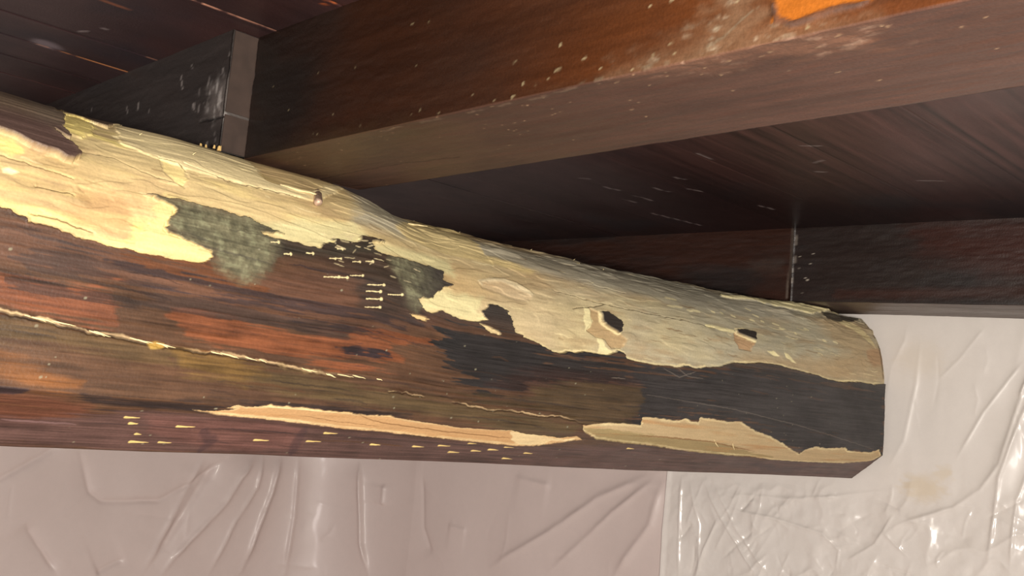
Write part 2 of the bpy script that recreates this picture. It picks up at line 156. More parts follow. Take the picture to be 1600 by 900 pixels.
LN = {"crack":[[-0.5,0.14659999999999998],[0.2686,0.12],[0.3017,0.1181],[0.3242,0.1164],[0.3391,0.1146],[0.3607,0.1143],[0.3855,0.1123],[0.4136,0.1115],[0.443,0.1106],[0.4683,0.1111],[0.5087,0.1088],[0.537,0.107],[0.5696,0.1041],[0.6126,0.1053],[0.6452,0.1048]],
"crack2":[[0.6516,0.0951],[0.6728,0.0959],[0.7037,0.095]],
"crack3":[[0.7379,0.0929],[0.7956,0.0875],[0.8345,0.0886],[0.8835,0.0857],[0.9172,0.0877],[0.9434,0.0846],[0.9692,0.0812]],
"crackfill":[[0.5088,0.1083],[0.5372,0.1059],[0.5818,0.1034]],
"check1":[[0.3248,0.2613],[0.3446,0.263],[0.3533,0.264],[0.3635,0.2594],[0.3768,0.2552],[0.3904,0.2511],[0.414,0.2506]],
"check2":[[0.3772,0.2299],[0.3965,0.2302]],
"check3":[[0.3967,0.2784],[0.4137,0.276],[0.4201,0.2683]],
"check4":[[0.4205,0.2787],[0.4508,0.2727],[0.4774,0.2711],[0.5068,0.2746],[0.5446,0.2769]],
"check5":[[0.3168,0.2782],[0.3176,0.2684],[0.3176,0.2608]],
"check6":[[-0.5,0.277],[0.255,0.2349],[0.2843,0.232],[0.3151,0.2297]],
"check7":[[0.2841,0.2139],[0.3044,0.2129],[0.3148,0.214]],
"check8":[[0.7036,0.2902],[0.7634,0.291],[0.8113,0.274],[0.8845,0.2692],[0.9666,0.2672],[1.0674,0.262]],
"check9":[[0.9134,0.2443],[1.0213,0.2367],[1.1316,0.234],[1.2548,0.2313]],
"check10":[[0.281,0.1904],[0.3063,0.1888],[0.3331,0.1847]],
"check11":[[0.9391,0.223],[1.023,0.2396]],
"hair1":[[1.1178,0.1619],[1.1558,0.1519],[1.1974,0.1635]],
"hair2":[[1.1513,0.1644],[1.1752,0.1549],[1.2143,0.1544]],
"hair3":[[1.0083,0.1416],[1.0383,0.1421]],
"hair4":[[1.0701,0.1253],[1.1564,0.1222],[1.3015,0.1179],[1.4901,0.1049],[1.7784,0.0766]],
"grain_patch":[[0.6177,0.0704],[0.6337,0.064],[0.6572,0.0599],[0.7515,0.0525],[0.8551,0.0487]],
"grain_patch2":[[0.5587,0.0609],[0.5953,0.0563],[0.6613,0.0538]],
"split_low":[[1.0765,0.0721],[1.1625,0.0718],[1.2403,0.0708],[1.2921,0.0644],[1.379,0.0558]],
"chseam":[[0.2901,0.0324],[0.3512,0.0322]],
"chdk1":[[0.4648,0.033],[0.4826,0.0171],[0.4776,0.0011]],
"chdk2":[[0.5714,0.046],[0.5736,0.0236],[0.5784,0.003]],
"chdk3":[[1.3982,0.0274],[1.5135,0.0138],[1.6228,0.0274]],
"j1_dirt":[[0.7431,0.139],[0.6263,0.1367],[0.5182,0.1376],[0.4523,0.1301],[0.3974,0.1307],[0.3582,0.1224],[0.3337,0.1067]],
"j1f_crack":[[0.9997,0.0915],[0.965,0.0931],[0.94,0.0946]],
"j1_check":[[0.955,0.2268],[0.8672,0.2237],[0.7846,0.2257],[0.7158,0.2324]],
"j2_seam":[[0.9182,-0.0009],[0.9205,0.0616],[0.9228,0.1246]],
"ceil0":[[0.3751,1.2002],[0.4149,1.2003],[0.4688,1.2015],[0.525,1.2001]],
"ceil1":[[0.3712,0.9959],[0.3986,0.9939],[0.4324,0.9928]],
"ceil2":[[0.4259,0.9118],[0.4745,0.9113],[0.5266,0.9107]],
"ceil3":[[0.4805,1.1237],[0.5247,1.1243]],
"ceil4":[[1.052,1.2737],[1.1402,1.2748],[1.2431,1.2838]],
"ceil5":[[0.3965,1.3592],[0.4606,1.3604]],
"ceil6":[[0.4951,0.8054],[0.5184,0.7967],[0.5387,0.7934]],
"ceil7":[[0.3161,1.1161],[0.3539,1.1131],[0.3909,1.121]]}
FLECKS = [[[0.3878,0.0443],[0.4003,0.0446]],[[0.3951,0.037],[0.4021,0.0368]],[[0.4063,0.0236],[0.4112,0.023]],[[0.4397,0.0356],[0.4569,0.0361]],[[0.406,0.0125],[0.4225,0.0128]],[[0.4324,0.0135],[0.4448,0.0134]],[[0.526,0.0222],[0.5415,0.0223]],[[0.5845,0.0244],[0.6013,0.0246]],[[0.5976,0.0379],[0.6131,0.0381]],[[0.6644,0.0246],[0.6765,0.0243]],[[0.7219,0.0251],[0.7367,0.0249]],[[0.7565,0.0286],[0.7738,0.0286]],[[0.7798,0.0182],[0.7958,0.018]],[[0.8122,0.0226],[0.8268,0.0223]],[[0.8358,0.0265],[0.8508,0.0262]],[[0.7964,0.036],[0.8087,0.0357]],[[0.8721,0.0111],[0.8879,0.0106]],[[0.8569,0.0328],[0.8723,0.0326]],[[0.8985,0.0241],[0.9124,0.0236]],[[1.0753,0.0457],[1.0895,0.0453]],[[0.6124,0.1906],[0.6336,0.1938]],[[0.6116,0.1843],[0.6301,0.1866]],[[0.6395,0.1861],[0.6588,0.1905]],[[0.6126,0.1773],[0.632,0.1797]],[[0.6121,0.1694],[0.6314,0.1717]],[[0.5593,0.1907],[0.5774,0.1931]],[[0.5714,0.1919],[0.5874,0.194]],[[0.5904,0.1967],[0.6062,0.1988]],[[0.5933,0.2109],[0.6029,0.2122]],[[0.6103,0.2138],[0.6194,0.215]],[[0.5653,0.2094],[0.5722,0.2102]],[[0.5737,0.2108],[0.5792,0.2114]],[[0.4983,0.2124],[0.5067,0.2139]],[[0.5131,0.2046],[0.5202,0.2058]],[[0.5751,0.2206],[0.5814,0.2215]],[[0.5383,0.2098],[0.5457,0.2107]]]
CREAM_FLECKS = [[[1.2679,0.2609],[1.2781,0.2588]],[[1.2927,0.2627],[1.3016,0.2611]],[[1.3204,0.2616],[1.3324,0.2594]],[[1.382,0.2862],[1.3948,0.2829]],[[1.3879,0.273],[1.4035,0.2699]],[[1.3685,0.2608],[1.3833,0.2583]],[[1.4002,0.2626],[1.4115,0.2609]],[[1.4328,0.2626],[1.4525,0.2593]],[[1.4469,0.255],[1.4634,0.2526]],[[1.4866,0.2489],[1.4953,0.2477]],[[1.5243,0.2634],[1.5395,0.2611]],[[1.6113,0.2484],[1.6275,0.2465]],[[1.5743,0.247],[1.5889,0.2452]],[[1.1609,0.2683],[1.1916,0.2685]],[[1.1546,0.2543],[1.1939,0.2555]],[[1.1996,0.2532],[1.2381,0.2555]]]
CEIL_MARKS = [[[1.1318,0.6521],[1.1437,0.6284]],[[1.2132,0.6784],[1.203,0.6543]],[[1.2524,0.6997],[1.2637,0.6844]],[[1.3534,0.5988],[1.3735,0.5627]],[[1.0976,0.7902],[1.1418,0.7891]],[[1.1986,1.0375],[1.2348,1.0301]],[[1.1936,0.8992],[1.2165,0.8899]],[[1.2333,0.9685],[1.2719,0.9598]],[[1.2693,1.0285],[1.3159,1.0246]],[[1.2796,1.0635],[1.3177,1.0608]],[[1.3933,1.0857],[1.5184,1.0636]],[[1.4033,0.8836],[1.4514,0.872]],[[1.2679,0.9202],[1.2946,0.9099]],[[1.141,1.0346],[1.1559,1.0212]],[[0.3952,1.1142],[0.4026,1.0947]],[[0.4061,1.0731],[0.4112,1.0751]]]
WALL_FOLDS = [[[[1.242,-0.0934],[1.2324,-0.2957]],0.01,0.008],[[[1.2254,-0.0981],[1.1943,-0.1856],[1.1868,-0.288]],0.006,0.006],[[[1.1965,-0.095],[1.1475,-0.1666],[1.0879,-0.2398],[1.0636,-0.2675]],0.008,0.006],[[[1.1752,-0.0926],[1.1117,-0.1867],[1.039,-0.2633]],0.006,0.005],[[[1.1419,-0.1471],[1.0457,-0.1532],[0.9411,-0.1687],[0.9085,-0.1942],[0.9132,-0.2423]],0.007,0.007],[[[0.8554,-0.1748],[0.7995,-0.1318],[0.7136,-0.0928],[0.6722,-0.0595],[0.6423,-0.0119],[0.6188,0.0786],[0.6079,0.1172],[0.5716,0.2368]],0.01,0.01],[[[0.657,-0.1995],[0.6416,-0.0345],[0.607,0.0794],[0.5516,0.194]],0.012,0.01],[[[0.8028,0.2328],[0.8071,0.1962],[0.8291,0.1472],[0.8415,0.0329]],0.005,0.008],[[[0.716,-0.0194],[0.67,0.0751],[0.6091,0.1672]],0.006,0.005],[[[0.7784,0.2109],[0.7838,0.1179],[0.802,0.0131],[0.8355,-0.0533]],0.004,0.01],[[[0.8978,-0.2168],[0.844,-0.1731],[0.8104,-0.113]],0.006,0.005],[[[0.6216,-0.1936],[0.6132,-0.0664],[0.568,0.0651]],0.01,0.008],[[[0.753,0.1194],[0.7115,0.1668],[0.6713,0.2243]],0.003,0.006],[[[1.1619,-0.1205],[0.9889,-0.1121],[0.812,-0.0735]],0.004,0.008]]
BACK_FOLDS = [[[[1.2536,-0.1519],[1.2992,-0.2174],[1.335,-0.2808],[1.387,-0.3423],[1.4443,-0.409],[1.4706,-0.4526]],0.015600000000000001,0.019200000000000002],[[[1.2359,-0.1512],[1.2509,-0.2405],[1.302,-0.3279],[1.3464,-0.4508]],0.013000000000000001,0.016],[[[1.1847,-0.1484],[1.2056,-0.2554],[1.2298,-0.3363],[1.259,-0.4468]],0.0234,0.022400000000000003],[[[1.139,-0.1536],[1.1329,-0.3092],[1.1407,-0.4552]],0.010400000000000001,0.016],[[[0.9798,-0.1535],[0.9483,-0.3666],[0.917,-0.4431]],0.0182,0.016],[[[0.8998,-0.2063],[0.9006,-0.2634]],0.0078000000000000005,0.0128],[[[1.7029,-0.1473],[1.6581,-0.2601],[1.6257,-0.2814],[1.4951,-0.2767],[1.4187,-0.2351],[1.3412,-0.171]],-0.010400000000000001,0.016],[[[1.7242,-0.1482],[1.8605,-0.2351],[1.9301,-0.2756]],-0.010400000000000001,0.016],[[[1.3588,-0.1716],[1.4134,-0.2733],[1.4908,-0.4222]],-0.015600000000000001,0.0256],[[[1.3939,-0.1681],[1.5115,-0.4433]],0.010400000000000001,0.022400000000000003],[[[1.5555,-0.4052],[1.6251,-0.4425]],-0.0078000000000000005,0.0128],[[[1.7956,-0.3226],[1.7118,-0.4343]],-0.010400000000000001,0.0144],[[[0.7787,-0.1609],[0.7596,-0.3009],[0.7186,-0.3647]],-0.0078000000000000005,0.016],[[[0.6766,-0.2817],[0.6139,-0.2882]],0.005200000000000001,0.011200000000000002],[[[0.5445,-0.3671],[0.3705,-0.254],[0.2577,-0.1691],[0.1335,-0.107]],0.0091,0.019200000000000002],[[[0.3779,-0.3539],[0.2062,-0.1901],[0.1028,-0.1037]],0.0078000000000000005,0.016],[[[0.4929,-0.1459],[0.3807,-0.1553]],0.005200000000000001,0.016],[[[0.0876,-0.102],[0.11,-0.2041],[0.1943,-0.3232]],0.013000000000000001,0.022400000000000003]]
STAINS_WALL = [[0.768, -0.0651], [0.7313, -0.0365], [0.7766, 0.1644]]
SPLINTER_SPOTS = [[0.3924, 0.3228], [0.4682, 0.3822], [0.4357, 0.3054], [0.6726, 0.3673], [0.7729, 0.3613], [0.826, 0.3406], [0.9, 0.3481], [0.9537, 0.3383], [1.0453, 0.3412], [1.0855, 0.3235], [0.4442, 0.383], [0.8148, 0.3406]]
# ---------- helpers ----------
RS = np.random.RandomState(7)
LAT = RS.rand(512, 512).astype(np.float32)
def vnoise(x, y):
    xi = np.floor(x).astype(int); yi = np.floor(y).astype(int)
    fx = (x - xi).astype(np.float32); fy = (y - yi).astype(np.float32)
    fx = fx * fx * (3 - 2 * fx); fy = fy * fy * (3 - 2 * fy)
    a = LAT[xi % 512, yi % 512]; b = LAT[(xi + 1) % 512, yi % 512]
    c = LAT[xi % 512, (yi + 1) % 512]; d = LAT[(xi + 1) % 512, (yi + 1) % 512]
    return (a * (1 - fx) + b * fx) * (1 - fy) + (c * (1 - fx) + d * fx) * fy
def fbm(x, y, o=4, seed=0):                 # about -1 .. 1
    r = 0; amp = 1; tot = 0
    for i in range(o):
        r = r + amp * (vnoise(x + seed * 17.3 + i * 31.7, y + seed * 9.1 + i * 11.9) - .5) * 2
        tot += amp; amp *= .55; x = x * 2.03; y = y * 2.03
    return r / tot * 1.5
def lin(c):
    c = np.asarray(c, float) / 255
    return np.where(c <= .04045, c / 12.92, ((c + .055) / 1.055) ** 2.4)

class Sheet:
    """a painted, displaced grid: U, V surface coordinates, P positions, col colour, rough, h height"""
    def __init__(s, fn, us, vs, base):
        s.U, s.V = [a.astype(np.float32) for a in np.meshgrid(us, vs, indexing='ij')]
        s.P = np.stack(fn(s.U.astype(float), s.V.astype(float)), -1)
        s.us, s.vs = us, vs
        s.col = np.zeros(s.U.shape + (3,)) + lin(base)
        s.h = np.zeros(s.U.shape); s.rough = np.full(s.U.shape, .45)
    def box(s, pts, m):
        p = np.asarray(pts); lo = p.min(0) - m; hi = p.max(0) + m
        i0, i1 = np.searchsorted(s.us, [lo[0], hi[0]]); j0, j1 = np.searchsorted(s.vs, [lo[1], hi[1]])
        return slice(max(i0 - 1, 0), i1 + 1), slice(max(j0 - 1, 0), j1 + 1)
    def sdf(s, poly, m=.02, warp=0.0, wf=90., seed=1, asp=1.0):
        """negative inside; returns slice, distance"""
        sl = s.box(poly, m); U = s.U[sl].copy(); V = s.V[sl].copy()
        if warp:
            a = fbm(U * wf, V * wf * 2.2, 3, seed) * warp; b = fbm(U * wf, V * wf * 2.2, 3, seed + 5) * warp
            U = U + a * 2.0; V = V + b * .6
        p = np.asarray(poly, np.float32); d2 = np.full(U.shape, 1e9, np.float32); ins = np.zeros(U.shape, bool)
        for k in range(len(p)):
            x0, y0 = p[k - 1]; x1, y1 = p[k]
            ex, ey = x1 - x0, y1 - y0; L = ex * ex + ey * ey
            if L < 1e-12: continue
            wx = U - x0; wy = V - y0
            t = np.clip((wx * ex + wy * ey) / L, 0, 1)
            d2 = np.minimum(d2, ((wx - t * ex) / asp) ** 2 + (wy - t * ey) ** 2)
            if y0 != y1:
                c = ((y0 > V) != (y1 > V)) & (U < (x1 - x0) * (V - y0) / (y1 - y0) + x0)
                ins ^= c
        d = np.sqrt(d2)
        return sl, np.where(ins, -d, d)
    def line(s, pts, m=.02, warp=0., wf=120., seed=3):
        sl = s.box(pts, m); U = s.U[sl]; V = s.V[sl]
        if warp: V = V + fbm(U * wf, V * 20, 3, seed) * warp
        p = np.asarray(pts, np.float32); best = np.full(U.shape, 1e9, np.float32); side = np.zeros(U.shape, np.float32); tt = np.zeros(U.shape, np.float32)
        seg = np.hypot(*(p[1:] - p[:-1]).T); cum = np.concatenate([[0], np.cumsum(seg)]); tot = cum[-1]
        for k in range(len(p) - 1):
            x0, y0 = p[k]; ex, ey = p[k + 1] - p[k]; L = max(ex * ex + ey * ey, 1e-12)
            wx = U - x0; wy = V - y0; t = np.clip((wx * ex + wy * ey) / L, 0, 1)
            dx = wx - t * ex; dy = wy - t * ey; d = dx * dx + dy * dy; u = d < best
            best = np.where(u, d, best); side = np.where(u, np.sign(ex * dy - ey * dx), side); tt = np.where(u, (cum[k] + t * seg[k]) / tot, tt)
        return sl, np.sqrt(best), side, tt
    def mix(s, sl, m, c):
        m = np.clip(m, 0, 1)[..., None]
        s.col[sl] = s.col[sl] * (1 - m) + lin(c) * m
    def stain(s, poly, c, soft=.004, k=1.0, warp=.002, rough=None, seed=1, grain=0., wf=60., m=.02):
        sl, d = s.sdf(poly, m, warp, wf, seed)
        if grain: d = d + fbm(s.U[sl] * 5, s.V[sl] * 260, 3, seed + 2) * grain * 1.5 + fbm(s.U[sl] * 40, s.V[sl] * 500, 3, seed + 4) * grain * .7
        a = sstep(soft, -soft, d) * k
        s.mix(sl, a, c)
        if rough is not None: s.rough[sl] = s.rough[sl] * (1 - a) + rough * a
        return sl, a
    def stroke(s, pts, c, w=.001, k=1., warp=0., h=0., fade=True, brk=0.):
        sl, d, sd, t = s.line(pts, .01, warp)
        ww = w * (np.sqrt(np.clip(t * (1 - t) * 6, .02, 1)) if fade else 1)
        a = sstep(ww * 1.3, ww * .5, d) * k
        if brk: a = a * sstep(-.1, .25, fbm(s.U[sl] * 60, s.V[sl] * 60, 3, 8) + brk)
        s.mix(sl, a, c)
        if h: s.h[sl] = s.h[sl] + h * a
    def displaced(s, flip=1):
        gu = np.gradient(s.P, axis=0); gv = np.gradient(s.P, axis=1)
        n = np.cross(gu, gv) * flip; n /= np.maximum(np.linalg.norm(n, axis=-1, keepdims=True), 1e-9)
        return s.P + n * s.h[..., None]

def mat_painted(name, spec=.4, grain=(3, 60, 60), bump=.15, var=.18, coat=0., trans=0.):
    m = bpy.data.materials.new(name); m.use_nodes = True; nt = m.node_tree; N = nt.nodes; K = nt.links
    b = N['Principled BSDF']
    at = N.new('ShaderNodeAttribute'); at.attribute_name = 'pigment'
    ar = N.new('ShaderNodeAttribute'); ar.attribute_name = 'sheen'
    tc = N.new('ShaderNodeTexCoord'); mp = N.new('ShaderNodeMapping'); mp.inputs['Scale'].default_value = grain
    K.new(tc.outputs['Object'], mp.inputs[0])
    n1 = N.new('ShaderNodeTexNoise'); n1.inputs['Scale'].default_value = 9; n1.inputs['Detail'].default_value = 8; n1.inputs['Roughness'].default_value = .7
    K.new(mp.outputs[0], n1.inputs['Vector'])
    mr = N.new('ShaderNodeMapRange'); mr.inputs[1].default_value = .25; mr.inputs[2].default_value = .75
    mr.inputs[3].default_value = 1 - var; mr.inputs[4].default_value = 1 + var
    K.new(n1.outputs[0], mr.inputs[0])
    mx = N.new('ShaderNodeVectorMath'); mx.operation = 'SCALE'; K.new(at.outputs['Color'], mx.inputs[0]); K.new(mr.outputs[0], mx.inputs['Scale'])
    K.new(ar.outputs['Fac'], b.inputs['Roughness'])
    b.inputs['Specular IOR Level'].default_value = spec
    n2 = N.new('ShaderNodeTexNoise'); n2.inputs['Scale'].default_value = 420; n2.inputs['Detail'].default_value = 4
    K.new(tc.outputs['Object'], n2.inputs['Vector'])
    mf = N.new('ShaderNodeMapRange'); mf.inputs[1].default_value = .3; mf.inputs[2].default_value = .7; mf.inputs[3].default_value = 1 - var * .6; mf.inputs[4].default_value = 1 + var * .6
    K.new(n2.outputs[0], mf.inputs[0]); my = N.new('ShaderNodeVectorMath'); my.operation = 'SCALE'; K.new(mx.outputs[0], my.inputs[0]); K.new(mf.outputs[0], my.inputs['Scale']); K.new(my.outputs[0], b.inputs['Base Color'])
    ad = N.new('ShaderNodeMath'); ad.operation = 'ADD'; K.new(n1.outputs[0], ad.inputs[0]); K.new(n2.outputs[0], ad.inputs[1])
    bp = N.new('ShaderNodeBump'); bp.inputs['Strength'].default_value = bump; bp.inputs['Distance'].default_value = .002
    K.new(ad.outputs[0], bp.inputs['Height']); K.new(bp.outputs[0], b.inputs['Normal'])
    if coat:
        b.inputs['Coat Weight'].default_value = coat; b.inputs['Coat Roughness'].default_value = .12
    if trans:
        out = N['Material Output']; tr = N.new('ShaderNodeBsdfTranslucent'); ms = N.new('ShaderNodeMixShader')
        K.new(mx.outputs[0], tr.inputs[0]); ms.inputs[0].default_value = trans
        K.new(b.outputs[0], ms.inputs[1]); K.new(tr.outputs[0], ms.inputs[2]); K.new(ms.outputs[0], out.inputs[0])
    return m

def mat_plain(name, c, rough=.6, metal=0., scale=40, var=.15, bump=.1):
    m = bpy.data.materials.new(name); m.use_nodes = True; N = m.node_tree.nodes; K = m.node_tree.links; b = N['Principled BSDF']
    tc = N.new('ShaderNodeTexCoord'); n = N.new('ShaderNodeTexNoise'); n.inputs['Scale'].default_value = scale; n.inputs['Detail'].default_value = 6
    K.new(tc.outputs['Object'], n.inputs['Vector'])
    r = N.new('ShaderNodeValToRGB'); l = lin(c)
    r.color_ramp.elements[0].position = .3; r.color_ramp.elements[1].position = .7
    r.color_ramp.elements[0].color = (*(l * (1 - var)), 1); r.color_ramp.elements[1].color = (*(l * (1 + var)), 1)
    K.new(n.outputs[0], r.inputs[0]); K.new(r.outputs[0], b.inputs['Base Color'])
    bp = N.new('ShaderNodeBump'); bp.inputs['Strength'].default_value = bump; bp.inputs['Distance'].default_value = .002
    K.new(n.outputs[0], bp.inputs['Height']); K.new(bp.outputs[0], b.inputs['Normal'])
    b.inputs['Roughness'].default_value = rough; b.inputs['Metallic'].default_value = metal
    return m

def raw_mesh(name, V, F, mat, parent=None, origin=(0, 0, 0), smooth=True):
    me = bpy.data.meshes.new(name)
    me.from_pydata([tuple(Vector(v) - Vector(origin)) for v in V], [], F); me.update()
    if smooth: me.polygons.foreach_set('use_smooth', [True] * len(me.polygons))
    me.materials.append(mat)
    o = bpy.data.objects.new(name, me); COL.objects.link(o)
    if parent: o.parent = parent
    else: o.location = origin
    return o

def grid_mesh(name, P, sheet, mat, origin, mask=None, parent=None, flip=False, caps=()):
    nu, nv = P.shape[:2]
    idx = np.arange(nu * nv).reshape(nu, nv)
    q = np.stack([idx[:-1, :-1], idx[1:, :-1], idx[1:, 1:], idx[:-1, 1:]], -1)
    if flip: q = q[..., ::-1]
    q = q.reshape(-1, 4) if mask is None else q[mask]
    used = np.unique(q); 
    for c in caps: used = np.union1d(used, idx[c].ravel())
    remap = np.full(nu * nv, -1); remap[used] = np.arange(len(used))
    q = remap[q]
    V = (P.reshape(-1, 3)[used] + np.array([0, 0, HZ]) - np.array(origin)).astype(np.float32)
    me = bpy.data.meshes.new(name)
    me.vertices.add(len(V)); me.vertices.foreach_set('co', V.ravel())
    loops = q.ravel().tolist(); starts = list(range(0, len(loops), 4))
    for k, c in enumerate(caps):
        ring = remap[idx[c].ravel()].tolist()
        if k % 2 == 0: ring = ring[::-1]
        starts.append(len(loops)); loops += ring
    me.loops.add(len(loops)); me.loops.foreach_set('vertex_index', np.array(loops, np.int32))
    me.polygons.add(len(starts)); me.polygons.foreach_set('loop_start', np.array(starts, np.int32))
    sm = np.ones(len(starts), bool); sm[len(q):] = False
    me.polygons.foreach_set('use_smooth', sm)
    me.update(calc_edges=True)
    a = me.attributes.new('pigment', 'FLOAT_COLOR', 'POINT')
    c = np.ones((len(used), 4), np.float32); c[:, :3] = np.clip(sheet.col.reshape(-1, 3)[used], 0, 1)
    a.data.foreach_set('color', c.ravel())
    a = me.attributes.new('sheen', 'FLOAT', 'POINT'); a.data.foreach_set('value', sheet.rough.ravel()[used].astype(np.float32))
    me.materials.append(mat); me.validate()
    o = bpy.data.objects.new(name, me); COL.objects.link(o)
    if parent: o.parent = parent
    else: o.location = origin
    return o

def tag(o, label=None, cat=None, group=None, kind=None):
    for k, v in (('label', label), ('category', cat), ('group', group), ('kind', kind)):
        if v: o[k] = v
    return o
def empty(name, loc):
    o = bpy.data.objects.new(name, None); o.empty_display_size = .05; o.location = loc; COL.objects.link(o); return o
def box(name, lo, hi, mat, kind='structure'):
    x0, y0, z0 = lo; x1, y1, z1 = hi; o = ((x0 + x1) / 2, (y0 + y1) / 2, z0)
    V = [(x, y, z) for x in (x0, x1) for y in (y0, y1) for z in (z0, z1)]
    F = [(0, 1, 3, 2), (4, 6, 7, 5), (0, 4, 5, 1), (2, 3, 7, 6), (0, 2, 6, 4), (1, 5, 7, 3)]
    r = raw_mesh(name, V, F, mat, None, o, False); tag(r, kind=kind); return r

# ---------- the room ----------
M_plaster = mat_plain('painted_plaster', (205, 198, 190), .8)
M_concrete = mat_plain('concrete', (150, 142, 134), .85, scale=12)
box('floor', (-2.2, -2.6, -.05), (2.3, 2.6, 0), M_concrete)
yaw = math.atan(.113)
wl = box('wall_right', (1.90, -2.4, 0), (2.0, 2.52, HZ + ZC), M_plaster)
box('wall_back', (-2.2, 2.52, 0), (2.0, 2.6, HZ + ZC), M_plaster)

# ceiling boards, running along X
SEAMS = [-.48, -.28, -.09, .10, .30, .48, .64, .794, .911, 1.122, 1.2005, 1.279, 1.36, 1.52, 1.70, 1.90, 2.10, 2.30]
ys = np.arange(-.55, 2.5, .005)
for y in SEAMS: ys = np.concatenate([ys[np.abs(ys - y) > .004], [y - .0032, y - .0016, y - .0008, y, y + .0008, y + .0016, y + .0032]])
ys = np.sort(ys)
xs = np.concatenate([np.arange(-.9, .25, .02), np.arange(.25, 1.9, .0035)])
ce = Sheet(surf_ceil, xs, ys, (82, 56, 53))
n = fbm(ce.U * 2.2, ce.V * 16, 5, 3); n2 = fbm(ce.U * 3, ce.V * 140, 4, 4); n3 = fbm(ce.U * 7, ce.V * 9, 4, 9)
k = np.zeros(ce.U.shape)
for i, y in enumerate(SEAMS):
    k = np.where(ce.V > y, [.0, .25, -.15, .1, -.1, .2, .05, -.1, .12, -.05, .18, -.12, .1, 0, .1, -.1, .1, 0][i], k)
ce.col *= (1 + .22 * n + .16 * n2 + k * .8)[..., None]
a = np.clip(n3 * 1.2 - .1, 0, .6); ce.mix(slice(None), a, (52, 48, 54))
a = np.clip(fbm(ce.U * 4, ce.V * 5, 4, 12) - .15, 0, .5) * (ce.U < .8); ce.mix(slice(None), a, (112, 62, 50))
for i, y in enumerate(SEAMS):
    d = np.abs(ce.V - y); vis = np.where(ce.U < .8, 1, 1 if y == 1.279 else .10); ce.h -= .002 * vis * sstep(.002, .0005, d)
    ce.mix(slice(None), .55 * vis * sstep(.0018, .0006, d), (24, 18, 18))
ce.col *= np.array([.40, .43, .52]) * (1 - .55 * sstep(.85, 1.15, ce.U))[..., None]  # overall tint; lamp falloff past the first joist painted in as darkening
a = sstep(.75, .25, np.hypot((ce.U - .95) * 1.1, (ce.V - .25) * .8)) * np.clip(.55 + .5 * n2, 0, 1); ce.mix(slice(None), a * .6, (112, 80, 74))  # painted sheen: paler pool where the boards come nearest the lamp
ce.col *= np.where(ce.U > .8, 1, 0)[..., None] * np.array([.02, -.10, -.06]) + 1
for nm, w_, c_ in (('ceil0', .0020, (150, 98, 62)), ('ceil1', .0010, (140, 84, 58)), ('ceil2', .0016, (168, 120, 100)), ('ceil3', .0008, (110, 76, 62)),
                   ('ceil4', .0010, (40, 30, 32)), ('ceil5', .0010, (92, 62, 55)), ('ceil6', .0050, (200, 104, 48))):
    p = LN[nm]
    ce.stroke(p, c_, w_, .8, .0004, fade=False, brk=.25)
for q in CEIL_MARKS:
    ce.stroke(q, (150, 138, 138), .0022, .5, .001)
ce.stain([(.39 + .018 * math.cos(t), 1.19 + .012 * math.sin(t)) for t in np.linspace(0, 6.1, 14)], (150, 138, 146), .006, .5)
ce.rough[:] = .42 + .12 * n3
P = ce.displaced(-1)
M_boards = mat_painted('stained_boards', .35, (1.2, 16, 16), .12, .16)
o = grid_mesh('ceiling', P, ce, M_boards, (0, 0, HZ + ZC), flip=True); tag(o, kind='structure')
box('ceiling', (-.9, -.55, HZ + ZC + .004), (1.9, 2.5, HZ + ZC + .03), mat_plain('board_back', (60, 42, 38)))

# ---------- the joists ----------
M_joist = mat_painted('varnished_joist', .5, (16, 1.2, 16), .18, .2)
def joist_sheet(fn, y0, y1, dy, w, zb, base, fine=None):
    h = ZC - zb
    ts = np.sort(np.unique(np.round(np.concatenate([np.linspace(0, h, 90), h + np.linspace(0, w, 100), h + w + np.linspace(0, h, 30)]), 6)))
    yy = np.arange(y0, y1 + 1e-6, dy) if fine is None else np.concatenate([np.arange(y0, fine, .02), np.arange(fine, y1 + 1e-6, dy)])
    yy[-1] = y1
    s = Sheet(fn, yy, ts, base); return s, h
def close_joist(s, r=.003):                 # soften the two lower arrises a little, wear them
    s.h += .0006 * fbm(s.U * 8, s.V * 60, 4, 5) + .0003 * fbm(s.U * 60, s.V * 200, 3, 6)

# first joist, near length
j, h = joist_sheet(surf_j1, -.45, .944, .0022, .148, .238, (96, 56, 40), fine=.18)
side = j.V < h; bot = (j.V >= h - 1e-5) & (j.V < h + .149)
g = fbm(j.U * 5, j.V * 90, 5, 1); bl = fbm(j.U * 9, j.V * 16, 4, 2); bl2 = fbm(j.U * 3, j.V * 9, 4, 22)
j.col[side] = lin((92, 54, 36)); j.col[bot] = lin((118, 90, 76))
j.mix(slice(None), np.where(side, sstep(.62, .30, j.U) * .75, 0), (142, 78, 34))  # orange glow toward the near end, lamp closeness put into the colour
j.mix(slice(None), np.where(side, np.clip(sstep(.70, .95, j.U) * .85 + .25 * bl, 0, .9), 0), (52, 40, 36))
j.mix(slice(None), np.where(side, np.clip(bl2 * .9 - .1, 0, .5), 0), (62, 46, 34))
j.mix(slice(None), np.where(bot, np.clip(bl * .8, 0, .5), 0), (92, 66, 56))
j.mix(slice(None), np.where(bot, np.clip(bl2 * 1.0, 0, .5) * sstep(.9, .4, j.U), 0), (136, 106, 92))
j.col *= (1 + .2 * g)[..., None]
j.stain(TR['j1_olive'], (112, 92, 66), .02, .7, .006, m=.04)
j.stain(TR['j1_dusk'], (40, 36, 34), .03, .7, .006, m=.05)
sl, a = j.stain(TR['j1_scuff'], (176, 140, 112), .022, .62, .008, m=.05)
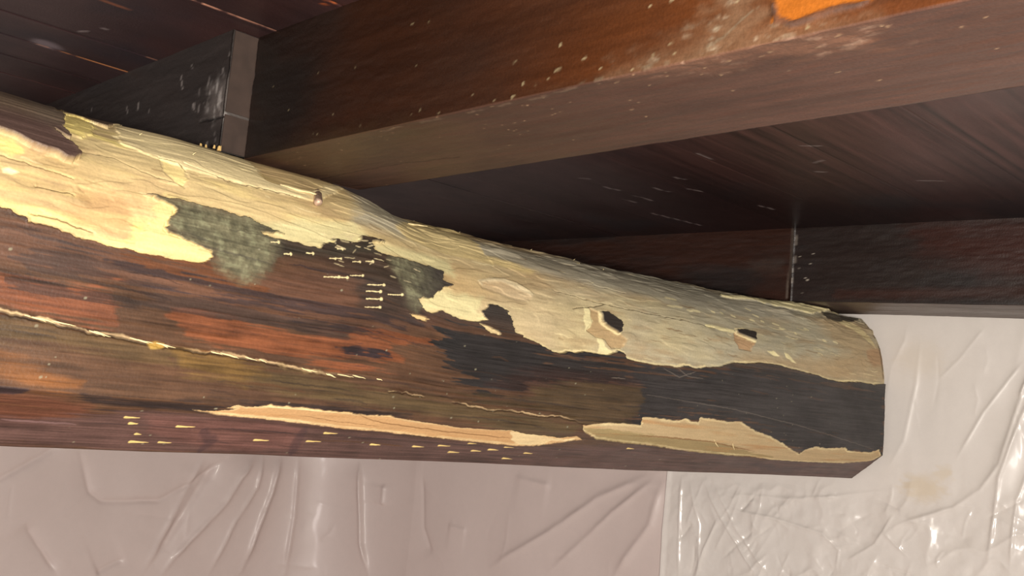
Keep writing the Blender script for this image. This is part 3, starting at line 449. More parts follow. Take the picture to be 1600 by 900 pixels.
sp = np.clip(fbm(j.U[sl] * 90, j.V[sl] * 160, 4, 7) * 1.4 - .5, 0, 1) * np.clip(a * 1.6, 0, 1); j.mix(sl, sp, (235, 215, 190)); j.rough[sl] += .2 * a
j.h[sl] += .0016 * a * fbm(j.U[sl] * 70, j.V[sl] * 110, 4, 17)
j.stain(TR['j1_orange'], (236, 138, 52), .0018, 1., .003, rough=.4, seed=4)
j.stroke(TR['j1_orange'][1:7], (120, 92, 84), .0025, .8, .001, h=.002)
j.stroke(LN['j1_dirt'], (190, 175, 152), .0020, .4, .002, h=.0008, brk=-.02)
j.stroke(LN['j1_check'], (50, 38, 32), .0012, .7, .002, h=-.001)
rr = random.Random(3)
for i in range(150):                        # fine pale grit and splashes on the faces
    y = rr.uniform(.2, .93); t = rr.choice([rr.uniform(.0, .13), rr.uniform(.133, .28), rr.uniform(.133, .2), rr.uniform(.12, .15)])
    j.stroke([(y, t), (y + rr.uniform(0, .002), t + .0005)], (230, 210, 170), rr.uniform(.0005, .0013) * (1.2 - .5 * y), rr.uniform(.4, 1), fade=False, h=.0005)
j.rough[:] = np.where(side, .36, .52) + .1 * bl + (j.rough - .45)
j.col *= np.where(side, .26 + .20 * sstep(.75, .38, j.U), .24 + .06 * sstep(.8, .3, j.U))[..., None] * np.where(side[..., None], np.array([.86, .86, .80]), np.array([1.36, 1.06, 1.0]))  # darkened over all, with light falloff along the length painted in
close_joist(j)
def root_joist(name, P, s, mat, label, origin):
    o = grid_mesh(name, P, s, mat, origin, caps=((0, slice(None)), (P.shape[0] - 1, slice(None))), flip=False)
    return tag(o, label, 'joist')
SGN = {}
def outward(s, P0, test):                   # pick the sign that makes heights push outward
    return s.displaced(1 if test(s.displaced(1) - s.P) else -1)
def j_out(s):
    gu = np.gradient(s.P, axis=0); gv = np.gradient(s.P, axis=1); n = np.cross(gu, gv)
    m = n[s.P.shape[0] // 2, 5]
    return 1 if m[0] < 0 else -1
sg = j_out(j)
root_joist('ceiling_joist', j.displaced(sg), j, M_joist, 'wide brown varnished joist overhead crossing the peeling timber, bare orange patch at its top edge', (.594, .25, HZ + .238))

# first joist, far length (sooty, stands a little proud of the near length)
j, h = joist_sheet(surf_j1f, .9465, 2.5, .0035, .148, .240, (58, 52, 50))
side = j.V < h; bl = fbm(j.U * 9, j.V * 16, 4, 32); g = fbm(j.U * 5, j.V * 90, 5, 31)
j.mix(slice(None), np.clip(bl * .8 + .1, 0, .7), (40, 38, 40))
j.mix(slice(None), sstep(1.25, 1.7, j.U) * .8, (66, 44, 42)); j.col *= .62
j.col *= (1 + .2 * g)[..., None]
sl, a = j.stain(TR['j1f_scuff'], (120, 112, 108), .012, .4, .006, m=.03)
sp = np.clip(fbm(j.U[sl] * 260, j.V[sl] * 45 , 4, 37) * 1.5 - .35, 0, 1) * np.clip(a * 2, 0, 1); j.mix(sl, sp, (205, 200, 196))
for i in range(26):
    y = rr.uniform(.955, 1.3) if i % 2 else rr.uniform(.95, 1.02); t = rr.uniform(.02, .125)
    j.stroke([(y, t), (y + rr.uniform(-.01, .004), t + rr.uniform(.004, .025))], (150, 142, 138), rr.uniform(.0007, .0018), rr.uniform(.2, .6), .0008)
j.stroke(LN['j1f_crack'], (16, 14, 14), .0016, .9, .001, h=-.002)
j.rough[:] = .5 + .1 * bl; close_joist(j)
fj = root_joist('ceiling_joist', j.displaced(j_out(j)), j, M_joist, 'black sooty joist length butting end-on behind the wide brown joist', (.566, 1.6, HZ + .24))
# its sawn end, lighter
M_end = mat_plain('sawn_end', (58, 45, 39), .6, scale=60, var=.2)
e = .9455; x0, x1, z0, z1 = .4925, .639, HZ + .2405, HZ + ZC - .001; zc_ = HZ + .281
V = []; F = []
for (a0, a1, b0, b1, yy) in ((x0, x1, z0, zc_ - .0012, e - .0002), (x0, x1, zc_ + .0012, z1, e - .0002)):
    k0 = len(V)
    for y in (yy, e + .003):
        V += [(a0 + .0008, y, b0 + .0006), (a1, y, b0 + .0006), (a1, y, b1), (a0 + .0008, y, b1)]
    F += [tuple(k0 + q for q in f) for f in ((0, 1, 2, 3), (7, 6, 5, 4), (0, 4, 5, 1), (1, 5, 6, 2), (2, 6, 7, 3), (3, 7, 4, 0))]
Vl = [(x - .566, y - 1.6, z - HZ - .24) for x, y, z in V]
o = raw_mesh('end_grain', Vl, F, M_end, fj, (0, 0, 0), False); o['label'] = 'lighter taupe sawn end with a cross crack'

# second joist, parallel, near the end wall: two lengths meeting at a dusty seam
for (y0, y1, near, lab) in ((-.45, .9195, True, 'dark joist in front of the plastic covered end wall, right of the dusty seam'),
                            (.9215, 2.5, False, 'dark brown joist length left of the dusty seam, running behind the peeling timber')):
    j, h = joist_sheet(surf_j2, y0, y1, .004, .168, .2395, (62, 44, 42), fine=(.35 if near else None))
    # widen side to true face height as the joist tapers
    side = j.V < .134; bl = fbm(j.U * 7, j.V * 20, 4, 42); g = fbm(j.U * 4, j.V * 110, 5, 41)
    j.col[:] = lin((74, 58, 54)) if near else lin((82, 54, 44))
    j.mix(slice(None), np.clip(bl * .8, 0, .6), (50, 46, 48))
    if near:
        j.stain([(.40, .0), (.72, .0), (.70, .05), (.6, .09), (.40, .10)], (112, 56, 44), .03, .6, .008, m=.05)
        j.stain([(.30, .105), (.84, .110), (.84, .126), (.30, .128)], (104, 60, 48), .006, .5, .003)
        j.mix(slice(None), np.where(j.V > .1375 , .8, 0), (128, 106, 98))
    else:
        j.mix(slice(None), np.clip(.5 - bl, 0, .5), (104, 60, 44))
        j.stain([(.93, .05), (1.0, .06), (1.0, .075), (.94, .08)], (120, 108, 100), .01, .35, .005)
    j.col *= (1 + .22 * g)[..., None]
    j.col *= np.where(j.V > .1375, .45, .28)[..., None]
    q = LN['j2_seam']
    if near:
        for dd, kk in ((.003, .8), (.006, .4)):
            j.stroke([(u - dd, v) for u, v in q], (150, 140, 130), .0016, kk, .002, fade=False, brk=-.02)
        for i in range(14):
            y = .91 - rr.uniform(0, .03); t = rr.uniform(.03, .13); j.stroke([(y, t), (y + .002, t + .002)], (190, 180, 165), .001, .8)
    else:
        j.stroke([(u + .002, v) for u, v in q], (120, 108, 98), .0022, .6, .002, fade=False, brk=.0)
    j.rough[:] = .42 + .1 * bl; close_joist(j)
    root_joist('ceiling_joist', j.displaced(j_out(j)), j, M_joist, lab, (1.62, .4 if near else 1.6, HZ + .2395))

# ---------- the old timber ----------
ss = np.concatenate([np.linspace(-.47, -.222, 14), np.linspace(-.22, -.152, 6), np.linspace(-.15, -.004, 12), np.linspace(0, .40, 640), np.linspace(.405, .47, 12)])
xx = np.concatenate([np.linspace(-.7, .19, 70), 1 / np.linspace(1 / 1.045, 1 / 2.64, 1480) - .85])
b = Sheet(surf_beam, xx, ss, (132, 92, 70))
U, V = b.U, b.V
g1 = fbm(U * 3.5, V * 120, 5, 51); g2 = fbm(U * 12, V * 420, 4, 52); mot = fbm(U * 14, V * 30, 5, 53); mot2 = fbm(U * 40, V * 60, 4, 54); big = fbm(U * 5, V * 12, 4, 55)
# stained skin: colours lie in long streaks
b.mix(slice(None), np.clip(g1 * .6 + .05, 0, .55), (90, 64, 56)); b.mix(slice(None), np.clip(mot * .6, 0, .4), (140, 92, 64))
def S(nm, *a, **k): return b.stain(TR[nm], *a, **k)
S('brown_pur', (138, 94, 76), .010, .8, .004, grain=.006)
S('olive0', (144, 110, 76), .004, .85, .002, grain=.003)
S('olive1', (134, 106, 74), .006, .9, .003, grain=.004)
S('gold1', (172, 126, 70), .006, .8, .003, grain=.004)
S('red1', (184, 108, 76), .004, .95, .003, grain=.006)
S('red2', (184, 106, 70), .0035, .95, .003, grain=.006)
S('orange_ll', (184, 114, 64), .006, .8, .004, grain=.004)
S('red_ll', (150, 88, 68), .008, .8, .004)
S('lens_ll', (74, 56, 62), .003, .9, .003, grain=.003)
S('dark_ll', (66, 54, 56), .004, .85, .003, grain=.004)
S('purple_ch', (136, 98, 94), .004, .85, .002, grain=.003)
S('red_ch', (160, 106, 98), .006, .7, .003)
S('blackband', (88, 70, 68), .003, .65, .006, grain=.012, seed=3)
S('purband2', (84, 66, 68), .003, .8, .006, grain=.011, seed=5)
S('redline', (146, 88, 58), .002, .9, .003, grain=.009)
S('dark_mid', (78, 66, 62), .012, .8, .004, grain=.004)
b.stain([(.46, .205), (.56, .20), (.70, .18), (.72, .24), (.56, .28), (.47, .275)], (96, 78, 68), .02, .85, .004, m=.04)
S('blackish_mid', (92, 82, 72), .006, .85, .004)
sl, a = S('charcoal', (86, 77, 79), .0035, 1., .006, grain=.014, rough=.5)
b.mix(sl, a * np.clip(mot[sl] * .6, 0, .5), (74, 70, 72))
S('maroon_r', (104, 68, 62), .010, .8, .004, grain=.004)
b.col[sl] *= (1 - a * (.10 + .32 * sstep(1.15, .95, U[sl])))[..., None]
S('ochre_r', (122, 94, 66), .005, .9, .003, grain=.005)
S('blue_lens', (72, 60, 68), .002, .95, .004, grain=.004)
sl, a = S('greygreen3', (112, 98, 82), .012, .9, .003, rough=.8)
for nm in ('greygreen', 'greygreen2'):
    sl, a = S(nm, (158, 146, 116), .009, 1., .003, rough=.85)
    fz = fbm(U[sl] * 150, V[sl] * 170, 4, 57)
    b.mix(sl, a * np.clip(fz * 1.2 - .05, 0, .7), (196, 188, 150)); b.mix(sl, a * np.clip(-fz - .1, 0, .5), (108, 102, 80)); b.h[sl] += a * fz * .0006
st = fbm(U * 26, V * 620, 3, 151)
b.col *= np.clip(1 + .20 * g1 + .24 * g2 + .18 * mot2 + .26 * st, .3, 2)[..., None]
b.rough[:] = np.where(b.rough == .45, .44, b.rough) + .08 * mot
b.h += .0010 * fbm(U * 3, V * 25, 4, 58) + .0003 * g2 + .0016 * fbm(U * 2.2, V * 5, 2, 59)
for i in range(260):                        # thin grain lines
    x = rr.uniform(.2, 1.7); s_ = rr.uniform(.01, .22); l = rr.uniform(.02, .12); c = rr.choice([(60, 46, 46), (60, 46, 46), (132, 88, 60), (70, 60, 66)])
    b.stroke([(x, s_), (x + l / 2, s_ + rr.uniform(-.002, .002)), (x + l, s_ - .002)], c, rr.uniform(.0004, .0012), rr.uniform(.2, .6), .0008)
for i in range(170):                        # pale dust specks
    x = rr.uniform(.22, 1.6); s_ = rr.uniform(.0, .24); q = rr.uniform(.0004, .0011)
    b.stroke([(x, s_), (x + q, s_ + q * .3)], (215, 200, 170), q, rr.uniform(.3, .9), fade=False)

# the stain is very dark over all, darker still right of the middle
a = sstep(.64, .74, U) * sstep(.165, .20, V); b.mix(slice(None), a, (92, 80, 76))
b.col *= np.array([.41, .45, .44]) * (1 - .12 * sstep(.4, .8, U))[..., None]
sl, a = S('dark_corner', (118, 102, 86), .004, .9, .002); b.mix(sl, a * sstep(.30, .27, V[sl]), (88, 68, 64))

# bare wood: everything the skin has come away from, 4 mm lower, edges ragged
full = np.full(U.shape, 1.0)
def bare(nm, seed, wp=.0014):
    sl, d = b.sdf(TR[nm], .01, wp, 170, seed); full[sl] = np.minimum(full[sl], d); return sl, d
bare('bare_top', 61); bare('bare_left', 62, .0013); bare('bare_right', 63)
for nm in ('flake_a', 'flake_b'): bare(nm, 64)
for nm, sd in (('dark_corner', 65), ('isle1', 66), ('isle2', 67)):
    sl, d = b.sdf(TR[nm], .01, .0011, 110, sd); full[sl] = np.maximum(full[sl], -d)
# a tooth of skin standing in the bare wood is part of the traced edge itself
B_ = sstep(.0005, -.0005, full)
Bg = B_
hb = -.0042 + .0010 * fbm(U * 6, V * 26, 3, 71) + .0004 * fbm(U * 30, V * 120, 3, 72) + .0018 * fbm(U * 4, V * 9, 3, 73)
ter = fbm(U * 5, V * 22, 4, 74) * 2.2; tf = np.floor(ter); hb += .0006 * (tf + sstep(0, .12, ter - tf))
base = np.zeros(b.col.shape) + lin((206, 180, 130))
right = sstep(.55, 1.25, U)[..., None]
base = base * (1 - right) + lin((180, 173, 148)) * right  # greyer wood toward the far end, darkened further as painted light falloff
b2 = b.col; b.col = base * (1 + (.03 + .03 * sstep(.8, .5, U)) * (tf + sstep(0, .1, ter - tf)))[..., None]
mm = np.clip(big * .9, 0, .5); b.mix(slice(None), mm, (190, 158, 110)); b.mix(slice(None), np.clip(-big * .8, 0, .5), (206, 190, 142))
b.mix(slice(None), np.clip(fbm(U * 16, V * 90, 4, 76) * .8 - .1, 0, .5) , (166, 140, 104))
b.mix(slice(None), np.clip(fbm(U * 10, V * 70, 4, 77) * .9 - .15, 0, .6) * sstep(.9, .3, U), (236, 214, 140))
S('grey_top', (176, 171, 152), .012, .8, .004)
S('tan2', (190, 150, 104), .006, .6, .004, grain=.006); S('mottle_tan1', (198, 180, 144), .015, .6, .006)
S('tan3', (170, 140, 110), .003, .6, .003); S('tan4', (178, 150, 110), .003, .6, .003)
for nm in ('bright1', 'bright3', 'bright4', 'bright5', 'bright6', 'bright7', 'bright_tip'): S(nm, (242, 222, 138) if nm in ('bright1', 'bright3', 'bright6', 'bright4') else (240, 222, 172) if nm == 'bright_tip' else (234, 212, 146), .0035 if nm not in ('bright5',) else .0015, .85, .003, seed=int(len(nm)) + 3)
S('bright2', (255, 240, 190), .0015, 1., .001)
for nm in ('bright8', 'bright9', 'bright10'): S(nm, (214, 206, 156), .006, .8, .004)
S('warm_ridge', (226, 202, 140), .004, .75, .003)
S('tan_end', (188, 164, 126), .012, .7, .004); S('brown_end', (176, 140, 104), .004, .7, .003)
S('knot_lens', (200, 176, 144), .003, .45, .002); S('knot_rim', (216, 202, 166), .0015, .6, .002)
S('tan_isle', (186, 158, 116), .002, .9, .002); S('tan_isle2', (192, 156, 116), .002, .9, .002)
for nm in ('cream_a', 'cream_b', 'cream_c', 'cream_l1', 'cream_l2', 'cream_end', 'cream_strip'):
    S(nm, (240, 228, 176) if nm != 'cream_end' else (214, 198, 150), .001, .95, .0015)
for q in CREAM_FLECKS: b.stroke(q, (236, 224, 176), .0022, .8, .001)
b.col *= (1 + .05 * g1 + .05 * g2 + .07 * mot2)[..., None]
# the lower left and right patches are warmer
for nm, c in (('bare_left', (200, 158, 110)), ('bare_right', (194, 170, 130))):
    b.stain([(x, s_) for x, s_ in TR[nm]], c, .003, 1., 0, m=.01)
S('cream_low', (232, 208, 160), .0012, .9, .003)
S('olive_low', (154, 136, 94), .0015, .85, .002, grain=.003)
b.mix(slice(None), np.clip(fbm(U * 9, V * 160, 4, 78) * .8 - .1, 0, .5) * (V < .12), (184, 132, 80))
b.col *= (1 + .06 * g2)[..., None]
for nm, w_ in (('grain_patch', .0009), ('grain_patch2', .0005), ('split_low', .0010)): b.stroke(LN[nm], (128, 90, 52), w_, .8, .0008, h=0)
for i in range(1, 12):
    b.stroke(LN['check%d' % i], (104, 84, 58), .0011 if i in (1, 3, 4) else .0008, .75, .0012)
for i in range(170):                        # little tears and lifted fibres in the bare wood
    x = rr.uniform(.2, 1.75); s_ = rr.uniform(.17, .37); l = rr.uniform(.006, .04) * (.6 + x * .5); dk = rr.random() < .5
    b.stroke([(x, s_), (x + l * .5, s_ - rr.uniform(0, .002)), (x + l, s_ - rr.uniform(-.001, .003))], (132, 104, 70) if dk else (242, 226, 176), rr.uniform(.0004, .0013), rr.uniform(.25, .7), .001)
# lip: fresh cream wood where the skin broke off
lipd = np.clip(1 - np.abs(full + .0018) / .0022, 0, 1) * (fbm(U * 40, V * 40, 3, 79) * .5 + .6) * ((V > .15) * sstep(.75, .9, U) + (V <= .15) * .5 + .08 + .12 * sstep(.4, .6, U))
b.mix(slice(None), np.clip(lipd, 0, .9), (244, 228, 176))
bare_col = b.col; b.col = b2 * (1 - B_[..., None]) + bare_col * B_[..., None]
# relief of bare wood and its raised flakes
def raise_(nm, hgt, soft=.002):
    sl, d = b.sdf(TR[nm], .01, .001, 90, 5); hb[sl] += hgt * sstep(soft, -soft, d)
raise_('bright_tip', .0012, .0008); raise_('bright5', -.0008, .001); raise_('knot_rim', .0012, .002); raise_('knot_lens', -.0012, .003)
raise_('bright7', .0010, .001); raise_('cream_strip', .003, .001); raise_('tan_isle', -.0018, .001); raise_('tan_isle2', -.0018, .001); raise_('tan2', -.002, .006); raise_('bright3', .001, .001)
for i in range(1, 12):
    sl, d, sd, t = b.line(LN['check%d' % i], .012, .0012)
    hb[sl] += np.where(sd > 0, 1, -1) * -.0009 * np.exp(-d / .004) * sstep(0, .1, t) * sstep(1, .9, t) - .0012 * np.exp(-(d / .0009) ** 2)
hb = hb * (1 - .92 * sstep(.30, .35, V) * sstep(.2, .3, U) * sstep(.72, .66, U)) + .0030 * np.clip(fbm(U * 16, V * 60, 3, 171) + .05, 0, 1) * sstep(.25, .31, V) * sstep(.62, .70, U)
hb = hb * np.where(V < .135, .35, 1)
b.h = b.h * (1 - B_) + hb * B_
b.h += .0008 * np.exp(-np.clip(full, 0, 1) / .002) * (full > 0)        # skin lifts slightly at its broken edge
S('dark_topend', (52, 46, 40), .002, .9, .003)
b.stroke([(1.787, .20), (1.786, .30), (1.78, .36)], (98, 82, 64), .0035, .8, .0, fade=False, brk=.3)
b.rough = b.rough * (1 - B_) + (.78 + .08 * mot2) * B_
# long drying crack with a torn pale edge, other cracks, nicks
for nm, w_, dk in (('crack', .0024, .7), ('crack2', .0012, .5), ('crack3', .0016, .6)):
    sl, d, sd, t = b.line(LN[nm], .02, .0012)
    r_ = fbm(U[sl] * 70, V[sl] * 40, 4, 82); fade = sstep(0, .04, t) * sstep(1, .85, t)
    b.mix(sl, sstep(w_, w_ * .4, d + r_ * w_ * .5 + .0004) * fade * .85 * (.65 + .6 * fbm(U[sl] * 22, V[sl] * 22, 3, 83)), (214, 184, 140))
    b.mix(sl, sstep(.0016, .0004, np.abs(d - w_ * .55)) * (sd < 0) * fade * dk, (40, 28, 22))
    b.h[sl] += fade * (-.0016 * np.exp(-((d - w_ * .5) / .0009) ** 2) * (sd < 0) + .0006 * np.exp(-(d / .0025) ** 2) * (1 + r_))
b.stroke(LN['crackfill'], (128, 108, 76), .0026, .5, .002, brk=.1)
b.stain([(x, s_) for x, s_ in [(.385, .113), (.40, .1135), (.405, .1105), (.395, .1085)]], (206, 168, 84), .001, .6, .004)
for i in range(1, 5): b.stroke(LN['hair%d' % i], (150, 138, 126), .0006, .45 if i < 4 else .3, .0006)
for i in range(1, 4): b.stroke(LN['chdk%d' % i], (60, 46, 50), .006, .5, .003)
b.stroke(LN['chseam'], (150, 120, 120), .0012, .4, .0008)
for q in FLECKS:
    low = q[0][1] < .08; sl, d, sd, t = b.line(q, .006, .0003)
    ww = (.0012 * (1 - t) + .0003 if low else .0005 + .0009 * (t > .9)) * rr.uniform(.8, 1.2)
    b.mix(sl, sstep(ww * 1.3, ww * .6, d), (236, 206, 132) if low else (226, 210, 160))
for i in range(34):                         # pale fibre scratches below the bare edge
    x = rr.gauss(.60, .035); s_ = rr.uniform(.205, .25); l = rr.uniform(.004, .014)
    b.stroke([(x, s_), (x + l, s_ + rr.uniform(-.002, .005))], (206, 190, 150), rr.uniform(.0004, .0009), rr.uniform(.3, .9), .0005)
b.h[:, ss < -.001] *= .5
b.h[:, ss > .402] *= np.clip((.47 - ss[ss > .402]) / .07, 0, 1)
b.h = np.minimum(b.h, .0022)
# sign
gu = np.gradient(b.P, axis=0); gv = np.gradient(b.P, axis=1); nn = np.cross(gu, gv); mid = np.searchsorted(ss, .12)
sg = 1 if nn[700, mid][1] < 0 else -1
P = b.displaced(sg)
P[:, 0] = P[:, -1] = (P[:, 0] + P[:, -1]) / 2
M_timber = mat_painted('old_timber', .38, (2.2, 26, 26), .16, .13)
ORG = (.55, YF + .13, HZ - .062)
beam = empty('hewn_timber', ORG)
tag(beam, 'massive old peeling timber beam, dark stain flaked off to pale bare wood, under the joists', 'timber')
fb = B_[:-1, :-1] + B_[1:, :-1] + B_[1:, 1:] + B_[:-1, 1:] > 2.6
low_ = V[:-1, :-1] < .135; Uq = U[:-1, :-1]
xsplit = TR['bare_left'][TR['bare_left'].index(max(TR['bare_left'], key=lambda q: q[0]))][0]
m_left = fb & low_ & (Uq < xsplit); m_right = fb & low_ & (Uq >= xsplit); m_top = fb & ~low_
def near_poly(nm, m=.004):
    r = np.zeros(U.shape, bool); sl, d = b.sdf(TR[nm], m + .002); r[sl] = d < m; return r[:-1, :-1]
i1 = near_poly('isle1') & ~fb; i2 = near_poly('isle2') & ~fb; ic = near_poly('dark_corner', .003) & ~fb
skin = ~fb & ~i1 & ~i2 & ~ic
fl_ = sg < 0
ends = ((0, slice(None)), (P.shape[0] - 1, slice(None)))
def part(nm, m, lab=None):
    o = grid_mesh(nm, P, b, M_timber, ORG, m, beam, flip=not fl_ if False else fl_, caps=ends if nm == 'stained_surface' else ())
    if lab: o['label'] = lab
    return o
part('stained_surface', skin)
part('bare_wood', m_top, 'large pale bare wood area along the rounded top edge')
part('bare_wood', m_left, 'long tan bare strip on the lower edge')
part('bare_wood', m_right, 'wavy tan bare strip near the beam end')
part('skin_remnant', ic, 'grey brown remnant at the left end of the top edge')
part('skin_remnant', i1, 'small dark jagged remnant')
part('skin_remnant', i2, 'smaller dark remnant nearest the beam end')

# slivers and fibres standing off the timber
M_sliver = mat_plain('fresh_splinter', (232, 212, 160), .7, scale=90, var=.12)
def at(x, s_, lift=0):
    i = int(np.argmin(abs(xx - x))); k_ = int(np.argmin(abs(ss - s_)))
    n_ = nn[i, k_] * sg; n_ = n_ / np.linalg.norm(n_); p = P[i, k_] + n_ * lift
    return Vector((p[0] - ORG[0], p[1] - ORG[1], p[2] + HZ - ORG[2])), Vector(n_)
def sliver(p0, p1, n_, wid, th, name='splinter', tip=.15):
    d = (p1 - p0); L = d.length; d.normalize(); sd = d.cross(n_).normalized(); V_ = []; F_ = []
    prof = [(0, .55), (.2, 1), (.5, .9), (.75, .6), (.9, .45), (1, tip)]
    for k_, (t, q) in enumerate(prof):
        c = p0 + d * L * t + sd * wid * .25 * rr.uniform(-1, 1) * (t > 0); ww = wid * q / 2; tt = th * max(q, .3) / 2
        V_ += [c + sd * ww - n_ * tt, c + sd * ww * .8 + n_ * tt, c - sd * ww * .8 + n_ * tt, c - sd * ww - n_ * tt]
    for k_ in range(len(prof) - 1):
        for m_ in range(4): F_.append((k_ * 4 + m_, k_ * 4 + (m_ + 1) % 4, (k_ + 1) * 4 + (m_ + 1) % 4, (k_ + 1) * 4 + m_))
    F_ += [(3, 2, 1, 0), tuple(len(V_) - 4 + q for q in range(4))]
    return raw_mesh(name, V_, F_, M_sliver, beam, (0, 0, 0), False)
for i, (x, s_) in enumerate(SPLINTER_SPOTS):
    p, n_ = at(x, s_ - .004, -.0005); up = Vector((rr.uniform(.3, .9), -.2, rr.uniform(.5, 1))).normalized()
    sliver(p, p + up * rr.uniform(.0025, .005), Vector((0, -1, .2)).normalized(), .0008, .0005)
for (a_, e_), w_ in zip(SLIVERS, (.004, .006, .003, .003, .004)):
    p, n_ = at(*a_, .0008); q, m_ = at(*e_, .0028)
    sliver(p, q, n_, w_, .0018, 'split_sliver', .3)
for i in range(24):                         # torn fibres along the crack
    t = rr.uniform(0, 1); c = LN['crack']; k_ = min(int(t * (len(c) - 1)), len(c) - 2)
    x = c[k_][0] + (c[k_ + 1][0] - c[k_][0]) * rr.random(); s_ = np.interp(x, [q[0] for q in c], [q[1] for q in c])
    if x < .22: continue
    p, n_ = at(x, s_ + .0005, 0); q, m_ = at(x + rr.uniform(.006, .02), s_ - rr.uniform(.0005, .002), rr.uniform(.001, .0025))
    sliver(p, q, n_, .0012, .0006)
for px in ((1.30, .0700, .012), (1.25, .074, .016)):
    p, n_ = at(px[0], px[1], 0); q, m_ = at(px[0] + px[2], px[1] - .010, .004); sliver(p, q, n_, .0016, .0008)

# rusty spike between joist and timber
M_rust = mat_plain('rusty_iron', (176, 150, 130), .5, .5, 160, .45, .6)
top = Vector((.6165, .9520, HZ + .2385)); 
SP = [at(*q, l_)[0] + Vector(ORG) for q, l_ in zip(SPIKE, (.0062, .0066, .0058))]; bt = SP[2]; top = SP[0] + (SP[0] - SP[1]) * .4
ax = (bt - top); L = ax.length; ax.normalize(); a1 = ax.cross(Vector((0, 1, 0))).normalized(); a2 = ax.cross(a1)
V_ = []; F_ = []; R_ = [(-.0005, .0050), (.002, .0050), (.01, .0046), (L * .5, .0048), (L * .8, .0046), (L, .0044), (L + .002, .0036)]
for k_, (t, r_) in enumerate(R_):
    for m_ in range(12):
        an = m_ * math.pi / 6; rq = r_ * (1 + .08 * math.sin(3 * an + k_)); V_.append(top + ax * t + a1 * math.cos(an) * rq + a2 * math.sin(an) * rq)
for k_ in range(len(R_) - 1):
    for m_ in range(12): F_.append((k_ * 12 + m_, k_ * 12 + (m_ + 1) % 12, (k_ + 1) * 12 + (m_ + 1) % 12, (k_ + 1) * 12 + m_))
F_ += [tuple(range(11, -1, -1)), tuple(len(V_) - 12 + q for q in range(12))]
sp_ = raw_mesh('iron_spike', V_, F_, M_rust, None, tuple(bt))
tag(sp_, 'short rusty iron spike driven between the wide brown joist and the bare timber', 'nail')

# crumbs of wood caught beside the joist end
M_crumb = mat_plain('wood_crumb', (196, 164, 104), .8)
for k_, (x, y, q) in enumerate(((.487, .949, .0026), (.476, .956, .0017), (.470, .955, .0013), (.480, .946, .0014))):
    z = HZ + float(surf_beam(np.array(x), np.array(.36))[2]) + .0015
    c = Vector((x, y - .012, z)); V_ = []
    for m_ in range(7):
        an = m_ * 2 * math.pi / 7
        V_ += [c + Vector((math.cos(an) * q * rr.uniform(.7, 1.2), math.sin(an) * q * rr.uniform(.6, 1), -.002)), c + Vector((math.cos(an + .3) * q * rr.uniform(.5, .9), math.sin(an + .3) * q * .7, q * rr.uniform(.8, 1.5)))]
    F_ = [(2 * m_, (2 * m_ + 2) % 14, (2 * m_ + 3) % 14, 2 * m_ + 1) for m_ in range(7)] + [tuple(range(1, 14, 2)), tuple(range(12, -1, -2))]
    o = raw_mesh('wood_crumb', V_, F_, M_crumb, None, tuple(c), False)
    tag(o, 'largest pale wood crumb, lying on the timber against the taupe joist end' if k_ == 0 else 'tiny pale wood crumb left of the taupe joist end', 'wood chip', 'wood crumbs beside the joist end')

# ---------- the plastic ----------
def crumple(s, area, nl, amp, wid, seed, lmin=.02, lmax=.09, ang=None):
    r = random.Random(seed)
    for i in range(nl):
        x = r.uniform(area[0], area[1]); y = r.uniform(area[2], area[3]); a_ = r.uniform(0, math.pi) if ang is None else r.gauss(*ang)
        l = r.uniform(lmin, lmax); p = [(x, y), (x + math.cos(a_) * l / 2 + r.uniform(-.008, .008), y + math.sin(a_) * l / 2), (x + math.cos(a_) * l, y + math.sin(a_) * l)]
        sl, d, sd, t = s.line(p, .03); wv = wid * r.uniform(.5, 1.4)
        s.h[sl] += r.choice([-1, 1, 1]) * amp * r.uniform(.3, 1.2) * np.exp(-d / wv) * sstep(0, .25, t) * sstep(1, .75, t)
def folds(s, F, k=1.):
    for p, a_, w_ in F:
        sl, d, sd, t = s.line(p, w_ * 9, .0015, 25)
        e = sstep(0, .25, t) * sstep(1, .85, t) if abs(a_) < .0085 else sstep(-.01, .2, t) * (.3 + .7 * sstep(1, .8, t))
        r_ = .7 + .5 * fbm(s.U[sl] * 14, s.V[sl] * 14, 3, 98)
        lop = np.where(sd > 0, 2.6, .9)
        s.h[sl] += k * a_ * (np.exp(-d / (w_ * lop)) * .65 + .35 * np.exp(-(d / (w_ * .35)) ** 2) * r_) * e
def add_film_holes(o): pass
zf = np.concatenate([np.linspace(-HZ + .005, -.46, 40), np.arange(-.455, .366, .0019)])
yf = np.concatenate([np.arange(-.45, .42, .012), np.arange(.42, 1.276, .0019)])
A = Sheet(surf_wall, yf, zf, (240, 234, 228))
low_w = sstep(-.02, -.12, A.V)
A.h += .010 * fbm(A.U * 3, A.V * 2, 3, 91) * sstep(.80, .66, A.U) * .6 + .004 * fbm(A.U * 9, A.V * 5, 3, 92) * (.35 + low_w)
A.h += .0012 * fbm(A.U * 40, A.V * 30, 3, 93) * low_w + .0008 * fbm(A.U * 18, A.V * 5, 3, 94)
folds(A, WALL_FOLDS, .6)
rid = lambda u, v, sd_: (1 - np.abs(fbm(u, v, 3, sd_))) ** 3
A.h += .0045 * low_w * sstep(1.3, 1.0, A.U) * rid(A.U * 9 + A.V * 7, A.V * 6 - A.U * 5, 101) + .0035 * sstep(.70, .56, A.U) * rid(A.U * 14 + A.V * 3, A.V * 5 - A.U * 3, 102)
crumple(A, (.45, 1.2, -.36, -.10), 80, .0022, .0045, 5)
crumple(A, (.45, .62, -.12, .12), 26, .0030, .003, 6, ang=(1.9, .4))
crumple(A, (.98, 1.22, -.30, -.08), 22, .004, .004, 7, .05, .16, ang=(-1.15, .25))
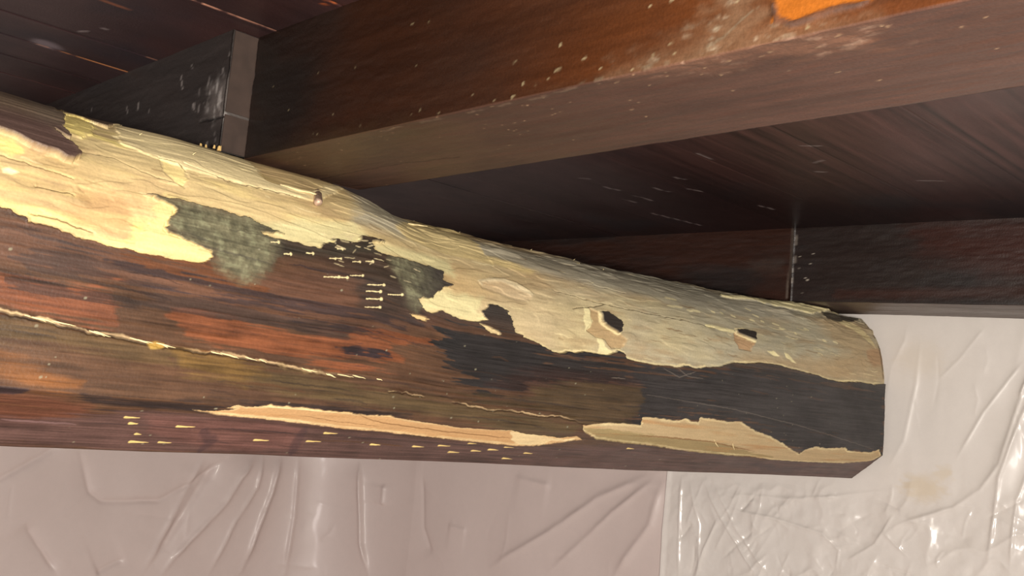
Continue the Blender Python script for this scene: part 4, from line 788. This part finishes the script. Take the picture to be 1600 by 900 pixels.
crumple(A, (.55, .80, -.02, .22), 10, .0010, .006, 8, .05, .12, ang=(1.4, .2))
A.h *= 1 - .8 * sstep(.80, .84, A.U) * sstep(-.10, -.06, A.V)           # pressed flat behind the timber
A.h += .004 * sstep(1.262, 1.275, A.U)
for q, r_, k_ in ((STAINS_WALL[0], .022, .45), (STAINS_WALL[1], .012, .35), (STAINS_WALL[2], .03, .15)):
    A.stain([(q[0] + r_ * math.cos(t) * 1.4, q[1] + r_ * math.sin(t)) for t in np.linspace(0, 6, 12)], (224, 202, 160), r_ * .6, k_, .006, m=.03)
A.rough[:] = .42 - .20 * low_w + .04 * fbm(A.U * 9, A.V * 9, 3, 95)
M_film = mat_painted('milky_plastic', .6, (8, 8, 8), .03, .02, coat=.14, trans=.18)
gu = np.gradient(A.P, axis=0); gv = np.gradient(A.P, axis=1); m_ = np.cross(gu, gv)[200, 200]
o = grid_mesh('plastic_sheet', A.displaced(1 if m_[0] < 0 else -1), A, M_film, (1.80, .6, 0)); 
tag(o, 'bright white crinkled plastic sheet hung over the end wall at the beam end', 'plastic sheet')
df = np.arange(0, 3.2, .0034)
zf = np.concatenate([np.linspace(-HZ + .005, -.66, 36), np.arange(-.655, .0, .0034), np.linspace(.01, .366, 30)])
Bk = Sheet(surf_back, df, zf, (228, 212, 207))
Bk.h += .012 * fbm(Bk.U * 2.5, Bk.V * 1.2, 3, 96) + .0012 * fbm(Bk.U * 9, Bk.V * 7, 3, 97)
folds(Bk, BACK_FOLDS, 1.05)
crumple(Bk, (0.05, 1.9, -.60, -.12), 50, .0012, .006, 9, .05, .2)
Bk.rough[:] = .42
M_film2 = mat_painted('dull_plastic', .5, (6, 6, 6), .03, .02, coat=.1, trans=.15)
gu = np.gradient(Bk.P, axis=0); gv = np.gradient(Bk.P, axis=1); m_ = np.cross(gu, gv)[20, 80]
o = grid_mesh('plastic_sheet', Bk.displaced(1 if m_[0] < 0 else -1), Bk, M_film2, (1.2, 2.2, 0))
tag(o, 'dull pinkish grey plastic sheet with long soft folds hanging behind the beam', 'plastic sheet')
